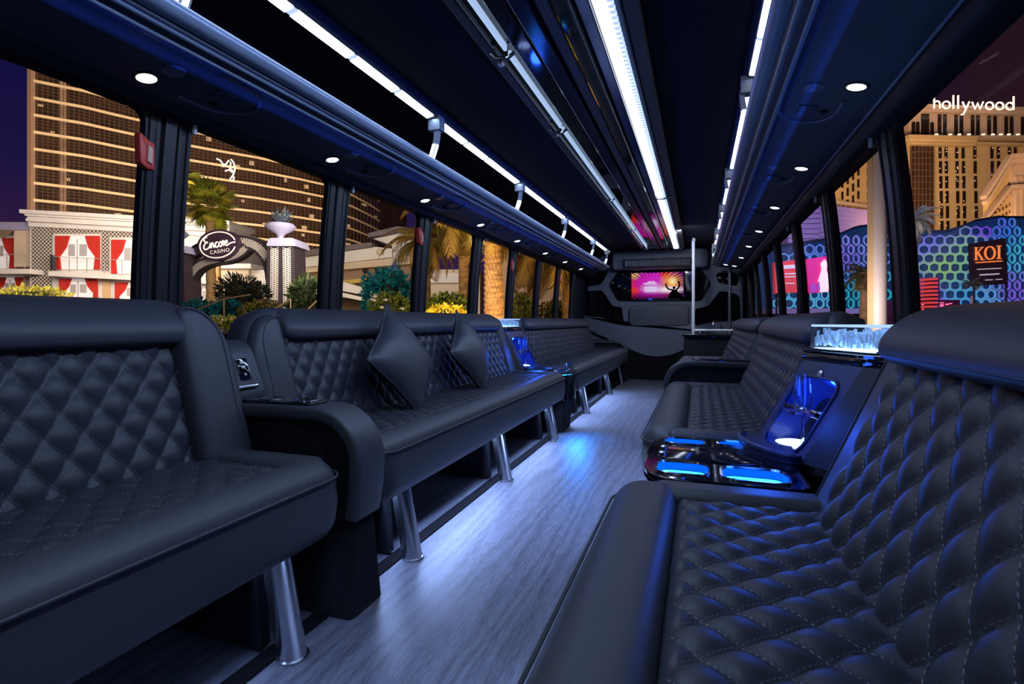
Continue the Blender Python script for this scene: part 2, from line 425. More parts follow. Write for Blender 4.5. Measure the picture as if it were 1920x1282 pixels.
LEFT_P = [-0.45, 0.425, 1.30, 2.19, 3.07, 3.95, 4.82, 5.70, 6.57, 7.45]
RIGHT_P = [-0.70, 0.25, 1.20, 2.145, 3.09, 4.02, 4.96, 5.86, 6.76, 7.66]
ZS = 0.80
ZHS = {'left': 1.60, 'right': 1.576}                        # sill and window head
def wall(side, s, posts):
    X = lambda w: s * w
    ZH = ZHS[side]
    w = MB()
    w.box(X(1.20), Y0, 0.0, X(1.26), Y1 + 0.3, ZS)
    w.add([(X(1.145), Y0, ZH), (X(1.145), Y1 + 0.3, ZH), (X(1.13), Y1 + 0.3, 1.70), (X(1.13), Y0, 1.70),
           (X(1.21), Y0, ZH), (X(1.21), Y1 + 0.3, ZH), (X(1.20), Y1 + 0.3, 1.99), (X(1.20), Y0, 1.99)],
          [(0, 1, 2, 3), (7, 6, 5, 4), (0, 4, 5, 1), (3, 2, 6, 7), (0, 3, 7, 4), (1, 5, 6, 2)])
    w.box(X(1.185), posts[-1] + 0.12, ZS, X(1.24), Y1 + 0.3, ZH + 0.02)     # solid side beyond the last window
    w.box(X(1.185), Y0, ZS, X(1.24), posts[0] - 0.06, ZH + 0.02)
    wo_ = tag(w.build('wall_' + side, BLACK, smooth=0, bevel=0.006), kind='structure')
    sec = [(-0.052, 0.03), (-0.052, 0.0), (-0.044, -0.010), (-0.034, -0.010), (-0.030, -0.002), (-0.024, -0.002), (-0.020, -0.016), (0.020, -0.016),
           (0.024, -0.002), (0.030, -0.002), (0.034, -0.010), (0.044, -0.010), (0.052, 0.0), (0.052, 0.03)]
    for y in posts:
        p = MB()
        p.loft([[(X(wx(z) + b), y + a, z) for a, b in sec] for z in [ZS - 0.02 + (ZH - ZS + 0.05) * k / 9 for k in range(10)]])
        o = p.build('window_post', PILLARM, wo_, smooth=25)
    # rolled head rail over the windows with a bright edge
    h = MB()
    h.loft([[(X(a), y, b) for a, b in round_poly([(1.16, ZH + 0.05), (1.075, ZH + 0.035), (1.070, ZH + 0.0), (1.095, ZH - 0.032), (1.155, ZH - 0.028)], 0.02)] for y in (Y0, Y1)])
    h.build('head_rail', BLACK, wo_, smooth=50)
    e = MB()
    e.tube([(X(1.068), Y0, ZH + 0.018), (X(1.068), Y1, ZH + 0.018)], 0.005, 8)
    e.build('edge_bead', RAILM, wo_)
    # window units
    for i in range(len(posts) - 1):
        ya, yb = posts[i] + 0.045, posts[i + 1] - 0.045
        f = MB()
        mp = lambda a, b, hh: (X(wx(b) + hh), a, b)
        plate(f, sub([(ya, ZS), (yb, ZS), (yb, ZH), (ya, ZH)]), [sub(rrect(ya + 0.036, ZS + 0.05, yb - 0.036, ZH - 0.03, 0.04))], mp, 0.018, -0.008)
        for yy in (ya + 0.022, yb - 0.022):      # raised gasket beads on the two uprights
            f.tube([mp(yy, z, -0.009) for z in [ZS + 0.02 + (ZH - ZS - 0.04) * k / 6 for k in range(7)]], 0.005, 6)
        wn = tag(f.build('window_%d' % (i + 1 + (0 if side == 'left' else 9)), RUBBER, smooth=30), kind='structure')
        g = MB()
        g.grid(lambda u, v: mp(ya + 0.04 + (yb - ya - 0.08) * u, ZS + 0.04 + (ZH - ZS - 0.06) * v, 0.006), 1, 8)
        g.build('pane', PANE, wn)
    return wo_
wall('left', -1, LEFT_P)
wall('right', 1, RIGHT_P)
tag(MB().box(-1.22, Y0 - 0.06, 0, 1.22, Y0, 1.99).build('wall_rear', BLACK, smooth=0), kind='structure')

# small fittings on the window posts
def latch(y, s, label, i):
    t = MB().obox((s * 1.105 - 0.006, y - 0.006, ZHS['left' if s < 0 else 'right'] - 0.062), (0.012, 0, 0), (0, 0.012, 0), (0, 0, 0.034)).build('window_latch', WHITE, bevel=0.003)
    tag(t, label, 'latch', 'white window latches')
for k, y in enumerate(LEFT_P[2:7]):
    latch(y + 0.07, -1, 'small white latch at the head of left window post %s' % ['nearest the camera', 'second along', 'third along', 'fourth along', 'fifth along'][k], k)
for k, y in enumerate(RIGHT_P[3:6]):
    latch(y + 0.06, 1, 'small bright white latch at the head of the right window post %s' % ['nearest the camera', 'second along', 'third along'][k], k)
def release(y, z0, z1, label, lit=False):
    xx = -wx((z0 + z1) / 2) + 0.022
    t = thing('emergency_release', (xx, y, z0), label, 'handle', 'red emergency window releases')
    mp = lambda a, b, h: (xx + h, y + a, z0 + b)
    H = z1 - z0
    MB().slab(round_poly([(-0.022, H * 0.12), (0.0, 0), (0.026, 0), (0.026, H * 0.8), (0.010, H * 0.82), (-0.02, H), (-0.026, H * 0.95), (-0.024, H * 0.5)], 0.006), 0.024, 0.005, mp).build('grip', RED, t)
    MB().slab(round_poly([(-0.004, H * 0.2), (0.012, H * 0.15), (0.014, H * 0.62), (0.0, H * 0.68)], 0.004), 0.006, 0.002, lambda a, b, h: (xx + h + 0.007, y + a, z0 + b)).build('arrow_plate', mat('pale_orange_plastic', (0.9, 0.55, 0.38), 0.4), t)
release(1.222, 1.385, 1.495, 'red emergency release handle on the first left window post')
release(3.005, 1.38, 1.49, 'red emergency release on the left post beside the golden palm fronds')
release(4.77, 1.37, 1.49, 'red emergency release on the fifth left window post')
release(6.62, 1.385, 1.50, 'red emergency release on the last left window post near the bulkhead')

# faint exit decals on the head rails
def decal(x, ya, yb, z0, z1, s, label):
    b = MB(); b.obox((x, ya, z0), (0.004 * -s, 0, 0), (0, yb - ya, 0), (0.012 * -s, 0, z1 - z0))
    tag(b.build('exit_decal', mat('dark_blue_decal', (0.03, 0.05, 0.16), 0.35, var=0.2, vscale=30), bevel=0.001), label, 'sticker')
decal(-1.070, 0.60, 0.92, 1.598, 1.636, -1, 'dark blue exit sticker on the head rail over the first left window')
decal(-1.070, 2.50, 2.80, 1.598, 1.636, -1, 'dark blue exit sticker on the head rail over the third left window')

# ================================================================== OVERHEAD RACKS
def rack(s, ybr, label, yend):
    X = lambda w: s * w
    ya, yb = -1.5, yend
    rs = 0.034 if s > 0 else 0.0
    r = thing('overhead_rack', (X(0.95), 3.4, 1.56), label, 'luggage rack', 'overhead racks along the two sides')
    def sweep(name, sec, m, y0=ya, y1=yb, sm=40):
        q = MB(); q.loft([[(X(a), y, b) for a, b in sec] for y in (y0, y1)]); return q.build(name, m, r, smooth=sm)
    sweep('soffit_panel', round_poly([(0.795, 1.640), (1.03, 1.592), (1.08, 1.600), (1.08, 1.64), (0.80, 1.675)], 0.01), SOFFIT)
    sweep('inner_fascia', round_poly([(0.74, 1.652), (0.80, 1.632), (0.83, 1.640), (0.83, 1.675), (0.75, 1.69)], 0.012), mat('navy_fascia', (0.030, 0.036, 0.075), 0.42, var=0.08, vscale=3))
    sweep('grab_rail', [(0.733 + 0.034 * math.cos(a), 1.688 + 0.024 * math.sin(a)) for a in [2 * PI * k / 14 for k in range(14)]], RAILM)
    sweep('rail_lip', [(0.757 + 0.009 * math.cos(a), 1.650 + 0.007 * math.sin(a)) for a in [2 * PI * k / 10 for k in range(10)]], RAILM)
    sweep('rail_groove', [(0.787 + 0.007 * math.cos(a), 1.637 + 0.006 * math.sin(a)) for a in [2 * PI * k / 10 for k in range(10)]], RAILM)
    sweep('rack_tray', [(0.745, 1.690), (1.11, 1.668), (1.11, 1.680), (0.745, 1.702)], HEADLINER)
    sweep('light_channel', round_poly([(0.672 + rs, 1.952), (0.685 + rs, 1.905), (0.735 + rs, 1.895), (0.745 + rs, 1.952)], 0.008), mat('dark_channel', (0.03, 0.032, 0.04), 0.4))
    # diffuser lengths between the brackets
    ys = [ya] + list(ybr) + [yb]
    for i in range(len(ys) - 1):
        a = ys[i] + 0.05; b = ys[i + 1] - 0.05
        n = max(1, round((b - a) / 0.34)); st = (b - a) / n
        for k in range(n):
            y0_, y1_ = a + st * k + 0.012, a + st * (k + 1) - 0.012
            MB().obox((X(0.690 + rs), y0_, 1.897), (X(0.036), 0, -0.0075), (0, y1_ - y0_, 0), (0, 0, 0.012)).build('diffuser', LED, r, smooth=0)
            if k < n - 1: MB().obox((X(0.692 + rs), y1_, 1.8985), (X(0.032), 0, -0.0065), (0, 0.024, 0), (0, 0, 0.008)).build('joint', LEDDIM, r, smooth=0)
    for y in ybr:
        br = MB()
        br.obox((X(0.675 + rs * 0.6), y - 0.028, 1.845), (X(0.062), 0, 0), (0, 0.056, 0), (0, 0, 0.07))
        path = [(X(0.700 + 0.042 * t * t), y, 1.86 - 0.165 * t) for t in [k / 8 for k in range(9)]]
        for p, q in zip(path[:-1], path[1:]):
            br.obox((p[0] - 0.010, y - 0.016, p[2]), (0.020, 0, 0), (0, 0.032, 0), Vector(q) - Vector(p))
        bo = br.build('bracket', mat('pale_grey_bracket', (0.26, 0.28, 0.34), 0.4, spec=0.5), r, smooth=50)
        l = MB()
        for p, q in list(zip(path[:-1], path[1:]))[4:]:
            l.obox((p[0] - X(0.0125) , y - 0.008, p[2]), (X(0.004), 0, 0), (0, 0.016, 0), Vector(q) - Vector(p))
            l.obox((p[0] - 0.009, y - 0.0185, p[2]), (0.018, 0, 0), (0, 0.003, 0), Vector(q) - Vector(p))
        l.build('bracket_light', LED, bo)
    # dark round speakers in the back of the rack
    for y in ybr:
        sp_ = MB(); sp_.lathe((X(1.06), y - 0.12, 1.80), [(0.075, 0), (0.080, 0.01), (0.070, 0.018), (0.055, 0.010), (0.02, 0.012), (0, 0.016)], 20, (-s, 0, 0))
        sp_.build('speaker', SOFFIT, r)
    return r
rack(-1, [1.02, 2.39, 3.71, 5.11, 6.58, 7.62], 'dark overhead rack with bright light strip along the left windows', 7.85)
rack(1, [1.10, 2.43, 3.84, 4.97, 6.26, 7.50], 'dark overhead rack with bright light strip along the right windows', 7.85)

# downlights and passenger service panels under the racks
def soffit_z(w): return 1.640 - (w - 0.795) * (0.048 / 0.235)
def downlight(x, y, label):
    s = 1 if x > 0 else -1; w = abs(x); z = soffit_z(w)
    nrm = Vector((-s * 0.2, 0, -0.98)).normalized()
    t = thing('downlight', (x, y, z), label, 'ceiling light', 'downlights under the racks')
    o = Vector((x, y, z)) - nrm * 0.004
    MB().lathe(o, [(0.036, 0), (0.036, 0.005), (0.031, 0.009), (0.026, 0.008), (0.026, 0.0)], 24, nrm).build('bezel', BLACK, t)
    MB().lathe(o, [(0.026, 0.003), (0.026, 0.007), (0.020, 0.010), (0, 0.011)], 24, nrm).build('lens', LENS, t)
ordn = ['first', 'second', 'third', 'fourth', 'fifth', 'sixth', 'seventh', 'eighth']
LD = [1.106, 1.935, 2.77, 3.61, 4.446, 5.354, 6.22, 7.13]
RD = [1.851, 2.76, 3.663, 4.59, 5.49, 6.44]
for k, y in enumerate(LD): downlight(-0.977, y, 'glowing round downlight, %s from the camera under the left rack' % ordn[k])
for k, y in enumerate(RD): downlight(0.977, y, 'glowing round downlight, %s from the camera under the right rack' % ordn[k])
downlight(0.860, 7.42, 'glowing round downlight of the front pair, on its aisle side')
downlight(0.965, 7.42, 'glowing round downlight of the front pair, on its window side')
def service(x, y, label):
    s = 1 if x > 0 else -1
    P = lambda a, b, h=0.0: (s * a, b, soffit_z(a) - h)
    t = thing('service_panel', P(abs(x), y), label, 'service panel', 'passenger service panels under the racks')
    w = abs(x)
    q = MB(); q.lathe(P(w - 0.01, y + 0.0, -0.003), [(0.032, 0), (0.032, 0.006), (0.024, 0.010), (0, 0.011)], 20, (-s * 0.2, 0, -0.98)); q.build('call_lamp', LENSOFF, t)
    q = MB()
    pa = [(w - 0.075 + 0.0, y + 0.09)] + [(w + 0.095 * math.cos(a) * 0.95, y + 0.17 - 0.0 + 0.13 * math.sin(a)) for a in [PI - PI * k / 12 for k in range(13)]] + [(w + 0.09, y + 0.09)]
    pa[0] = (w - 0.09, y + 0.09)
    q.tube([P(a, b, 0.001) for a, b in pa], 0.008, 8); q.build('trim_ring', mat('grey_ring', (0.15, 0.16, 0.21), 0.4, spec=0.6), t)
    q = MB(); q.slab(round_poly([(-0.028, -0.045), (0.028, -0.045), (0.028, 0.045), (-0.028, 0.045)], 0.012), 0.01, 0.003, lambda a, b, h: P(w + a, y + 0.19 + b, 0.006 + h)); q.build('switch_plate', mat('slate_blue_plate', (0.06, 0.07, 0.12), 0.4, spec=0.6), t)
    q = MB(); q.lathe(P(w + 0.052, y + 0.19, 0.0), [(0.014, 0), (0.014, 0.006), (0.006, 0.010), (0, 0.010)], 14, (0, 0, -1)); q.build('air_nozzle', BLACK, t)
for k, y in enumerate(LD[:6]): service(-0.905, y + 0.02, 'dark service panel with call lamp beside the %s left downlight' % ordn[k])
for k, y in enumerate(RD[:4]): service(0.880, y + 0.02, 'dark service panel with call lamp beside the %s right downlight' % ordn[k])

# ================================================================== CEILING FEATURE
cf = thing('ceiling_light_feature', (0.07, 4.0, 1.87), 'long gloss black ceiling feature with two white light strips', 'ceiling light')
ya, yb = -1.3, 7.66
def bar(name, x0, x1, z0, z1, m, bev=0.003):
    return MB().box(x0, ya, z0, x1, yb, z1).build(name, m, cf, smooth=0, bevel=bev)
bar('backing_panel', -0.23, 0.34, 1.925, 1.953, GLOSS)
bar('mirror_strip', -0.115, -0.045, 1.905, 1.926, GLOSS, 0.006)
bar('mirror_strip', -0.035, 0.030, 1.890, 1.926, mat('dark_blue_gloss', (0.01, 0.014, 0.05), 0.10, spec=0.7), 0.008)
bar('mirror_strip', 0.040, 0.085, 1.900, 1.926, SOFFIT, 0.006)
bar('mirror_strip', 0.092, 0.150, 1.885, 1.926, GLOSS, 0.008)
bar('mirror_strip', 0.158, 0.205, 1.905, 1.926, mat('dark_blue_gloss', (0.01, 0.014, 0.05), 0.10), 0.006)
bar('edge_trim', 0.282, 0.296, 1.888, 1.926, RAILM, 0.003)
bar('edge_trim', 0.300, 0.350, 1.905, 1.945, SOFFIT, 0.006)
bar('edge_trim', -0.190, -0.178, 1.893, 1.926, GLOSS, 0.003)
bar('edge_trim', -0.235, -0.196, 1.908, 1.945, SOFFIT, 0.006)
clips = [0.75, 1.88, 2.72, 4.40, 5.95, 7.55]
for a, b in zip([ya] + clips, clips + [yb]):
    if b - a < 0.15: continue
    MB().box(-0.153, a + 0.02, 1.898, -0.139, b - 0.02, 1.924).build('light_strip', mat('cool_led_diffuser', (0.7, 0.8, 0.9), 0.4, emit=(0.50, 0.68, 1.0), estr=0.75), cf, smooth=0, bevel=0.004)
for a, b in zip([ya, 4.48], [4.42, yb]):
    MB().box(0.214, a, 1.892, 0.258, b, 1.924).build('light_strip', LED, cf, smooth=0, bevel=0.006)
fins = MB()
y = ya
while y < yb:
    fins.box(0.258, y, 1.896, 0.276, y + 0.016, 1.915); y += 0.034
tag(fins.build('led_fin', LEDDIM, cf, smooth=0), kind='stuff')
for y in clips:
    q = MB()
    q.tube([(-0.215, y, 1.915), (-0.19, y, 1.89), (-0.146, y, 1.882), (-0.118, y, 1.90)], 0.008, 8)
    q.obox((-0.20, y + 0.03, 1.893), (0.02, 0, 0), (0, 0.03, 0), (0, 0, -0.01))
    q.build('strip_clip', STEEL, cf)
for y in (4.45, 7.62):
    MB().tube([(0.195, y, 1.905), (0.215, y, 1.882), (0.262, y, 1.880), (0.34, y, 1.895)], 0.008, 8).build('strip_clip', STEEL, cf)

# ================================================================== FRONT BULKHEAD
def bp(x, y, Y=8.5):                       # a measured point of the bulkhead, as X and Z in its plane
    u = (x - 960.0) / FPX; t = Y / (CS + u * SN)
    return (EYE.x + t * (-SN + u * CS), EYE.z - (y - YV) / FPX * t)
YBH = 8.5
holes = [[(1141, 535), (1162, 506), (1315, 505), (1334, 532), (1315, 565), (1158, 565)],
         [(1093, 553), (1100, 546), (1131, 545), (1150, 574), (1168, 576), (1169, 592), (1172, 612), (1160, 606), (1129, 595), (1094, 594)],
         [(1087, 541), (1128, 534), (1141, 513), (1139, 498), (1087, 508)],
         [(1342, 512), (1346, 531), (1382, 537), (1386, 522), (1379, 511)],
         [(1349, 545), (1328, 574), (1303, 579), (1303, 612), (1325, 606), (1389, 600), (1387, 557), (1378, 550)]]
hl = [round_poly([bp(*p) for p in h][::-1], 0.045, 3) for h in holes]
w = MB()
plate(w, [(-1.14, 0.0), (1.14, 0.0), (1.14, 1.62), (1.0, 1.93), (-1.0, 1.93), (-1.14, 1.62)], hl, lambda a, b, h: (a, YBH - h, b), 0.0, 0.07)
wf = tag(w.build('wall_front', BULK, smooth=30, bevel=0.008), kind='structure')
MB().box(-1.14, YBH + 0.02, 0.55, 1.14, YBH + 0.03, 1.9).build('dark_glass', SMOKE, wf, smooth=0)
MB().box(-1.2, YBH + 0.25, 0.0, 1.2, YBH + 0.30, 1.98).build('cab_backing', BLACK, wf, smooth=0)
ap = [bp(1090, 590, 8.4), bp(1092, 612, 8.4), bp(1118, 626, 8.4), bp(1150, 640, 8.4), bp(1180, 655, 8.4), bp(1208, 666, 8.4), bp(1232, 669.5, 8.4), bp(1258, 666, 8.4), bp(1284, 656, 8.4), bp(1320, 640, 8.4), bp(1340, 622, 8.4),
      bp(1300, 608, 8.4), bp(1172, 608, 8.4), bp(1150, 604, 8.4), bp(1125, 597, 8.4)]
MB().slab(round_poly(ap, 0.03, 3), 0.09, 0.02, lambda a, b, h: (a, 8.36 - h, b)).build('apron_panel', BULK, wf)
MB().slab(rrect(*bp(1179, 611, 8.3), *bp(1292, 571, 8.3), 0.07), 0.05, 0.02, lambda a, b, h: (a, 8.345 - h, b)).build('recess_panel', mat('slate_plastic', (0.10, 0.11, 0.135), 0.5, var=0.06, vscale=5), wf)
MB().box(-1.15, 8.38, 0.0, 1.15, 8.43, 0.60).build('kick_carpet', CARPET, wf, smooth=0)
x0, z0 = bp(1148, 506, 8.2); x1, z1 = bp(1328, 471, 8.2)
MB().slab(rrect(x0, z0, x1, z1 + 0.05, 0.06), 0.3, 0.03, lambda a, b, h: (a, 8.16 - h, b)).build('header_box', BULK, wf)
# air vent over the screen
x0, z0 = bp(1170, 502, 8.1); x1, z1 = bp(1297, 482, 8.1)
vt = thing('air_vent', ((x0 + x1) / 2, 8.10, z0), 'wide slatted grey air vent above the television', 'air vent')
q = MB(); plate(q, [(x0, z0), (x1, z0), (x1, z1), (x0, z1)], [[(x0 + 0.02, z0 + 0.018), (x1 - 0.02, z0 + 0.018), (x1 - 0.02, z1 - 0.018), (x0 + 0.02, z1 - 0.018)]], lambda a, b, h: (a, 8.13 - h, b), 0, 0.05); q.build('frame', BLACK, vt, smooth=0)
q = MB(); q.box(x0 + 0.01, 8.125, z0 + 0.01, x1 - 0.01, 8.13, z1 - 0.01); q.build('backing', BLACK, vt, smooth=0)
n = 30
for k in range(n):
    xa = x0 + 0.022 + (x1 - x0 - 0.044) * k / n
    MB().obox((xa, 8.095, z0 + 0.018), (0.016, 0.012, 0), (-0.003, 0.012, 0), (0, 0, z1 - z0 - 0.036)).build('slat', mat('grey_slat', (0.30, 0.32, 0.40), 0.4), vt, smooth=0)

# television with its concert picture
def tv_mat():
    m = bpy.data.materials.new('party_screen_picture'); m.use_nodes = True
    t = m.node_tree; t.nodes.clear()
    N = t.nodes.new; L = t.links.new
    o = N('ShaderNodeOutputMaterial'); e = N('ShaderNodeEmission'); co = N('ShaderNodeTexCoord')
    mp = N('ShaderNodeMapping'); mp.inputs['Location'].default_value = (-0.46, -0.48, 0)
    L(co.outputs['UV'], mp.inputs[0])
    s = N('ShaderNodeSeparateXYZ'); L(mp.outputs[0], s.inputs[0])
    at2 = N('ShaderNodeMath'); at2.operation = 'ARCTAN2'; L(s.outputs[1], at2.inputs[0]); L(s.outputs[0], at2.inputs[1])
    ml = N('ShaderNodeMath'); ml.operation = 'MULTIPLY'; ml.inputs[1].default_value = 42; L(at2.outputs[0], ml.inputs[0])
    sn = N('ShaderNodeMath'); sn.operation = 'SINE'; L(ml.outputs[0], sn.inputs[0])
    ln = N('ShaderNodeVectorMath'); ln.operation = 'LENGTH'; L(mp.outputs[0], ln.inputs[0])
    mk = N('ShaderNodeMapRange'); mk.inputs['From Min'].default_value = 0.30; mk.inputs['From Max'].default_value = 0.52; L(ln.outputs['Value'], mk.inputs[0])
    ry = N('ShaderNodeMath'); ry.operation = 'MULTIPLY'; L(sn.outputs[0], ry.inputs[0]); L(mk.outputs[0], ry.inputs[1])
    base = N('ShaderNodeValToRGB'); L(co.outputs['UV'], (s2 := N('ShaderNodeSeparateXYZ')).inputs[0]); L(s2.outputs[0], base.inputs[0])
    ramp(base, [(0.0, (214, 40, 90)), (0.12, (198, 30, 160)), (0.45, (212, 40, 200)), (0.72, (200, 60, 150)), (1.0, (90, 20, 110))])
    # sunny bokeh glow in the upper right, white beam below it
    def blob(cx, cy, sx, sy, col, prev, k=1.0):
        m2 = N('ShaderNodeMapping'); m2.inputs['Location'].default_value = (-cx / sx, -cy / sy, 0); m2.inputs['Scale'].default_value = (1 / sx, 1 / sy, 1)
        L(co.outputs['UV'], m2.inputs[0])
        l2 = N('ShaderNodeVectorMath'); l2.operation = 'LENGTH'; L(m2.outputs[0], l2.inputs[0])
        r = N('ShaderNodeMapRange'); r.inputs['From Min'].default_value = 1; r.inputs['From Max'].default_value = 0.25; r.inputs['To Max'].default_value = k; L(l2.outputs['Value'], r.inputs[0])
        x = N('ShaderNodeMix'); x.data_type = 'RGBA'; L(r.outputs[0], x.inputs[0]); L(prev, x.inputs[6]); x.inputs[7].default_value = (*s2l(col), 1)
        return x.outputs[2]
    c = base.outputs[0]
    c = blob(0.66, 0.95, 0.14, 0.3, (225, 50, 40), c)
    c = blob(0.78, 0.62, 0.26, 0.42, (245, 160, 60), c)
    c = blob(0.80, 0.66, 0.10, 0.2, (255, 235, 170), c)
    c = blob(0.75, 0.33, 0.42, 0.17, (255, 240, 250), c)
    c = blob(0.40, 0.40, 0.26, 0.26, (215, 190, 235), c, 0.75)
    c = blob(0.05, 0.30, 0.14, 0.2, (240, 60, 40), c)
    c = blob(0.05, 0.95, 0.14, 0.25, (220, 190, 110), c, 0.8)
    dk = N('ShaderNodeMapRange'); dk.inputs['From Min'].default_value = -0.2; dk.inputs['From Max'].default_value = 1; dk.inputs['To Min'].default_value = 1; dk.inputs['To Max'].default_value = 0.12; L(ry.outputs[0], dk.inputs[0])
    bt = N('ShaderNodeMapRange'); bt.inputs['From Min'].default_value = 0.06; bt.inputs['From Max'].default_value = 0.30; bt.inputs['To Min'].default_value = 0.25; L(s2.outputs[1], bt.inputs[0])
    mu = N('ShaderNodeMath'); mu.operation = 'MULTIPLY'; L(dk.outputs[0], mu.inputs[0]); L(bt.outputs[0], mu.inputs[1])
    L(c, e.inputs[0]); L(mu.outputs[0], e.inputs[1]); L(e.outputs[0], o.inputs[0])
    return m
YTV = 8.38
xa, za = bp(1184, 560, YTV); xb, zb = bp(1281.5, 509.5, YTV)
tv = thing('television', ((xa + xb) / 2, YTV, za), 'television showing a pink concert picture on the front bulkhead', 'television')
MB().slab(rrect(xa - 0.02, za - 0.035, xb + 0.02, zb + 0.02, 0.01), 0.05, 0.008, lambda a, b, h: (a, YTV + 0.012 - h, b)).build('casing', GLOSS, tv)
q = MB(); q.add([(xa, YTV, za), (xb, YTV, za), (xb, YTV, zb), (xa, YTV, zb)], [(0, 1, 2, 3)])
so = q.build('screen', tv_mat(), tv, smooth=0)
uvl = so.data.uv_layers.new()
for lp in so.data.loops:
    v = so.data.vertices[lp.vertex_index].co + ORG[so.name]
    uvl.data[lp.index].uv = ((v.x - xa) / (xb - xa), (v.z - za) / (zb - za))
W_, H_ = xb - xa, zb - za
pic = lambda a, b, h: (xa + a * W_, YTV - 0.001 - h, za + b * H_)
sil = MB(); blackm = mat('screen_black', (0, 0, 0), 0.9, spec=0)
def flat(mb, pts, mp, h=0.0005): mb.slab(pts, 0.0004, 0.0001, lambda a, b, hh: mp(a, b, h + hh), 1)
body = [(0.70, 0.0), (1.0, 0.0), (0.96, 0.14), (0.90, 0.24), (0.865, 0.33), (0.80, 0.34), (0.755, 0.24), (0.72, 0.1)]
flat(sil, body, pic)
flat(sil, [(0.825 + 0.026 * math.cos(a), 0.40 + 0.062 * math.sin(a)) for a in [2 * PI * k / 12 for k in range(12)]], pic)
for pts in ([(0.80, 0.33), (0.72, 0.34), (0.68, 0.45), (0.665, 0.57)], [(0.86, 0.32), (0.91, 0.40), (0.93, 0.52), (0.90, 0.66)]):
    for (a, b), (c, d) in zip(pts[:-1], pts[1:]):
        dx, dy = c - a, (d - b) * 0.55; l = math.hypot(dx, dy); nx, ny = -dy / l * 0.016, dx / l * 0.016 / 0.55
        flat(sil, [(a - nx, b - ny), (c - nx, d - ny), (c + nx, d + ny), (a + nx, b + ny)][::-1] if False else [(a + nx, b + ny), (a - nx, b - ny), (c - nx, d - ny), (c + nx, d + ny)], pic, 0.0006)
sil.build('picture_silhouette', blackm, so, smooth=0)
tx = MB()
for (a0, a1, b) in ((0.24, 0.50, 0.56), (0.32, 0.46, 0.62), (0.26, 0.50, 0.40), (0.24, 0.50, 0.33), (0.26, 0.49, 0.26)):
    k = a0
    while k < a1:
        ww = 0.012 + 0.02 * rnd.random(); flat(tx, [(k, b), (min(a1, k + ww), b), (min(a1, k + ww), b + 0.05), (k, b + 0.05)], pic, 0.0008); k += ww + 0.006
tx.build('picture_caption', mat('screen_white', (0.8, 0.8, 0.8), 0.6, emit=(0.82, 0.66, 0.95), estr=0.75), so, smooth=0)

POLEM = mat('bright_aluminium', (0.92, 0.94, 0.98), 0.35, metal=0.25, spec=0.8)
# poles, rail and the sink cabinet at the front
YP = 7.2
pl = thing('grab_pole', (0.466, YP, 0.757), 'bright polished vertical pole with rail over the sink cabinet', 'pole')
MB().tube([(0.466, YP, 0.742), (0.466, YP, 1.955)], 0.019, 16).build('upright', POLEM, pl)
MB().tube([(0.466, YP, 0.778), (0.93, YP, 0.778)], 0.015, 14).build('cross_rail', POLEM, pl)
MB().lathe((0.466, YP, 1.93), [(0.02, -0.02), (0.036, -0.01), (0.04, 0.02)], 18).build('ceiling_flange', CHROME, pl)
p2 = thing('stanchion', (0.93, 7.85, 0.735), 'dull grey vertical pole beside the right front windows', 'pole')
MB().tube([(0.93, 7.85, 0.735), (0.93, 7.85, 1.66)], 0.022, 14).build('upright', mat('grey_pole', (0.16, 0.17, 0.2), 0.35, metal=0.6), p2)
MB().lathe((0.93, 7.85, 0.735), [(0.04, 0), (0.04, 0.012), (0.022, 0.02)], 16).build('foot_flange', BLACK, p2)
cb = thing('sink_cabinet', (0.74, 7.45, 0.0), 'black sink cabinet with glossy top behind the right benches', 'cabinet')
MB().box(0.36, 7.0, 0.0, 1.14, 7.9, 0.70).build('body', BLACK, cb, smooth=0, bevel=0.01)
MB().slab(rrect(0.335, 6.97, 1.14, 7.92, 0.03), 0.035, 0.008, lambda a, b, h: (a, b, 0.735 + h)).build('counter_top', GLOSS, cb)
dr = MB().box(0.352, 7.08, 0.06, 0.36, 7.45, 0.66).build('door', BLACK, cb, smooth=0, bevel=0.003)
for zz in (0.50, 0.58):
    MB().slab(rrect(7.36, zz, 7.40, zz + 0.045, 0.01), 0.012, 0.003, lambda a, b, h: (0.348 - h, a, b)).build('latch', CHROME, dr)
MB().lathe((0.76, 7.3, 0.733), [(0.16, 0.0), (0.17, 0.004), (0.155, 0.006), (0.14, -0.03), (0, -0.035)], 24).build('basin', STEEL, cb)
fc = thing('faucet', (0.80, 7.42, 0.735), 'small bright chrome faucet on the sink cabinet', 'faucet')
MB().lathe((0.80, 7.42, 0.735), [(0.03, 0), (0.03, 0.012), (0.015, 0.02), (0.015, 0.06)], 16).build('base', CHROME, fc)
MB().tube([(0.80, 7.42, 0.78), (0.795, 7.41, 0.84), (0.77, 7.39, 0.885), (0.735, 7.36, 0.895), (0.71, 7.33, 0.87), (0.706, 7.32, 0.845)], 0.013, 10).build('spout', CHROME, fc)
MB().tube([(0.80, 7.42, 0.80), (0.84, 7.43, 0.815)], 0.008, 8).build('lever', CHROME, fc)
for nm, x, y in (('beside the pole foot', 0.55, 7.08), ('next to the faucet', 0.90, 7.2)):
    q = MB(); q.lathe((x, y, 0.735), [(0.028, 0), (0.03, 0.01), (0.022, 0.035), (0.012, 0.04), (0, 0.04)], 14)
    tag(q.build('bottle_stopper', CHROME), 'small chrome knob on the sink cabinet %s' % nm, 'knob', 'chrome knobs on the sink cabinet')
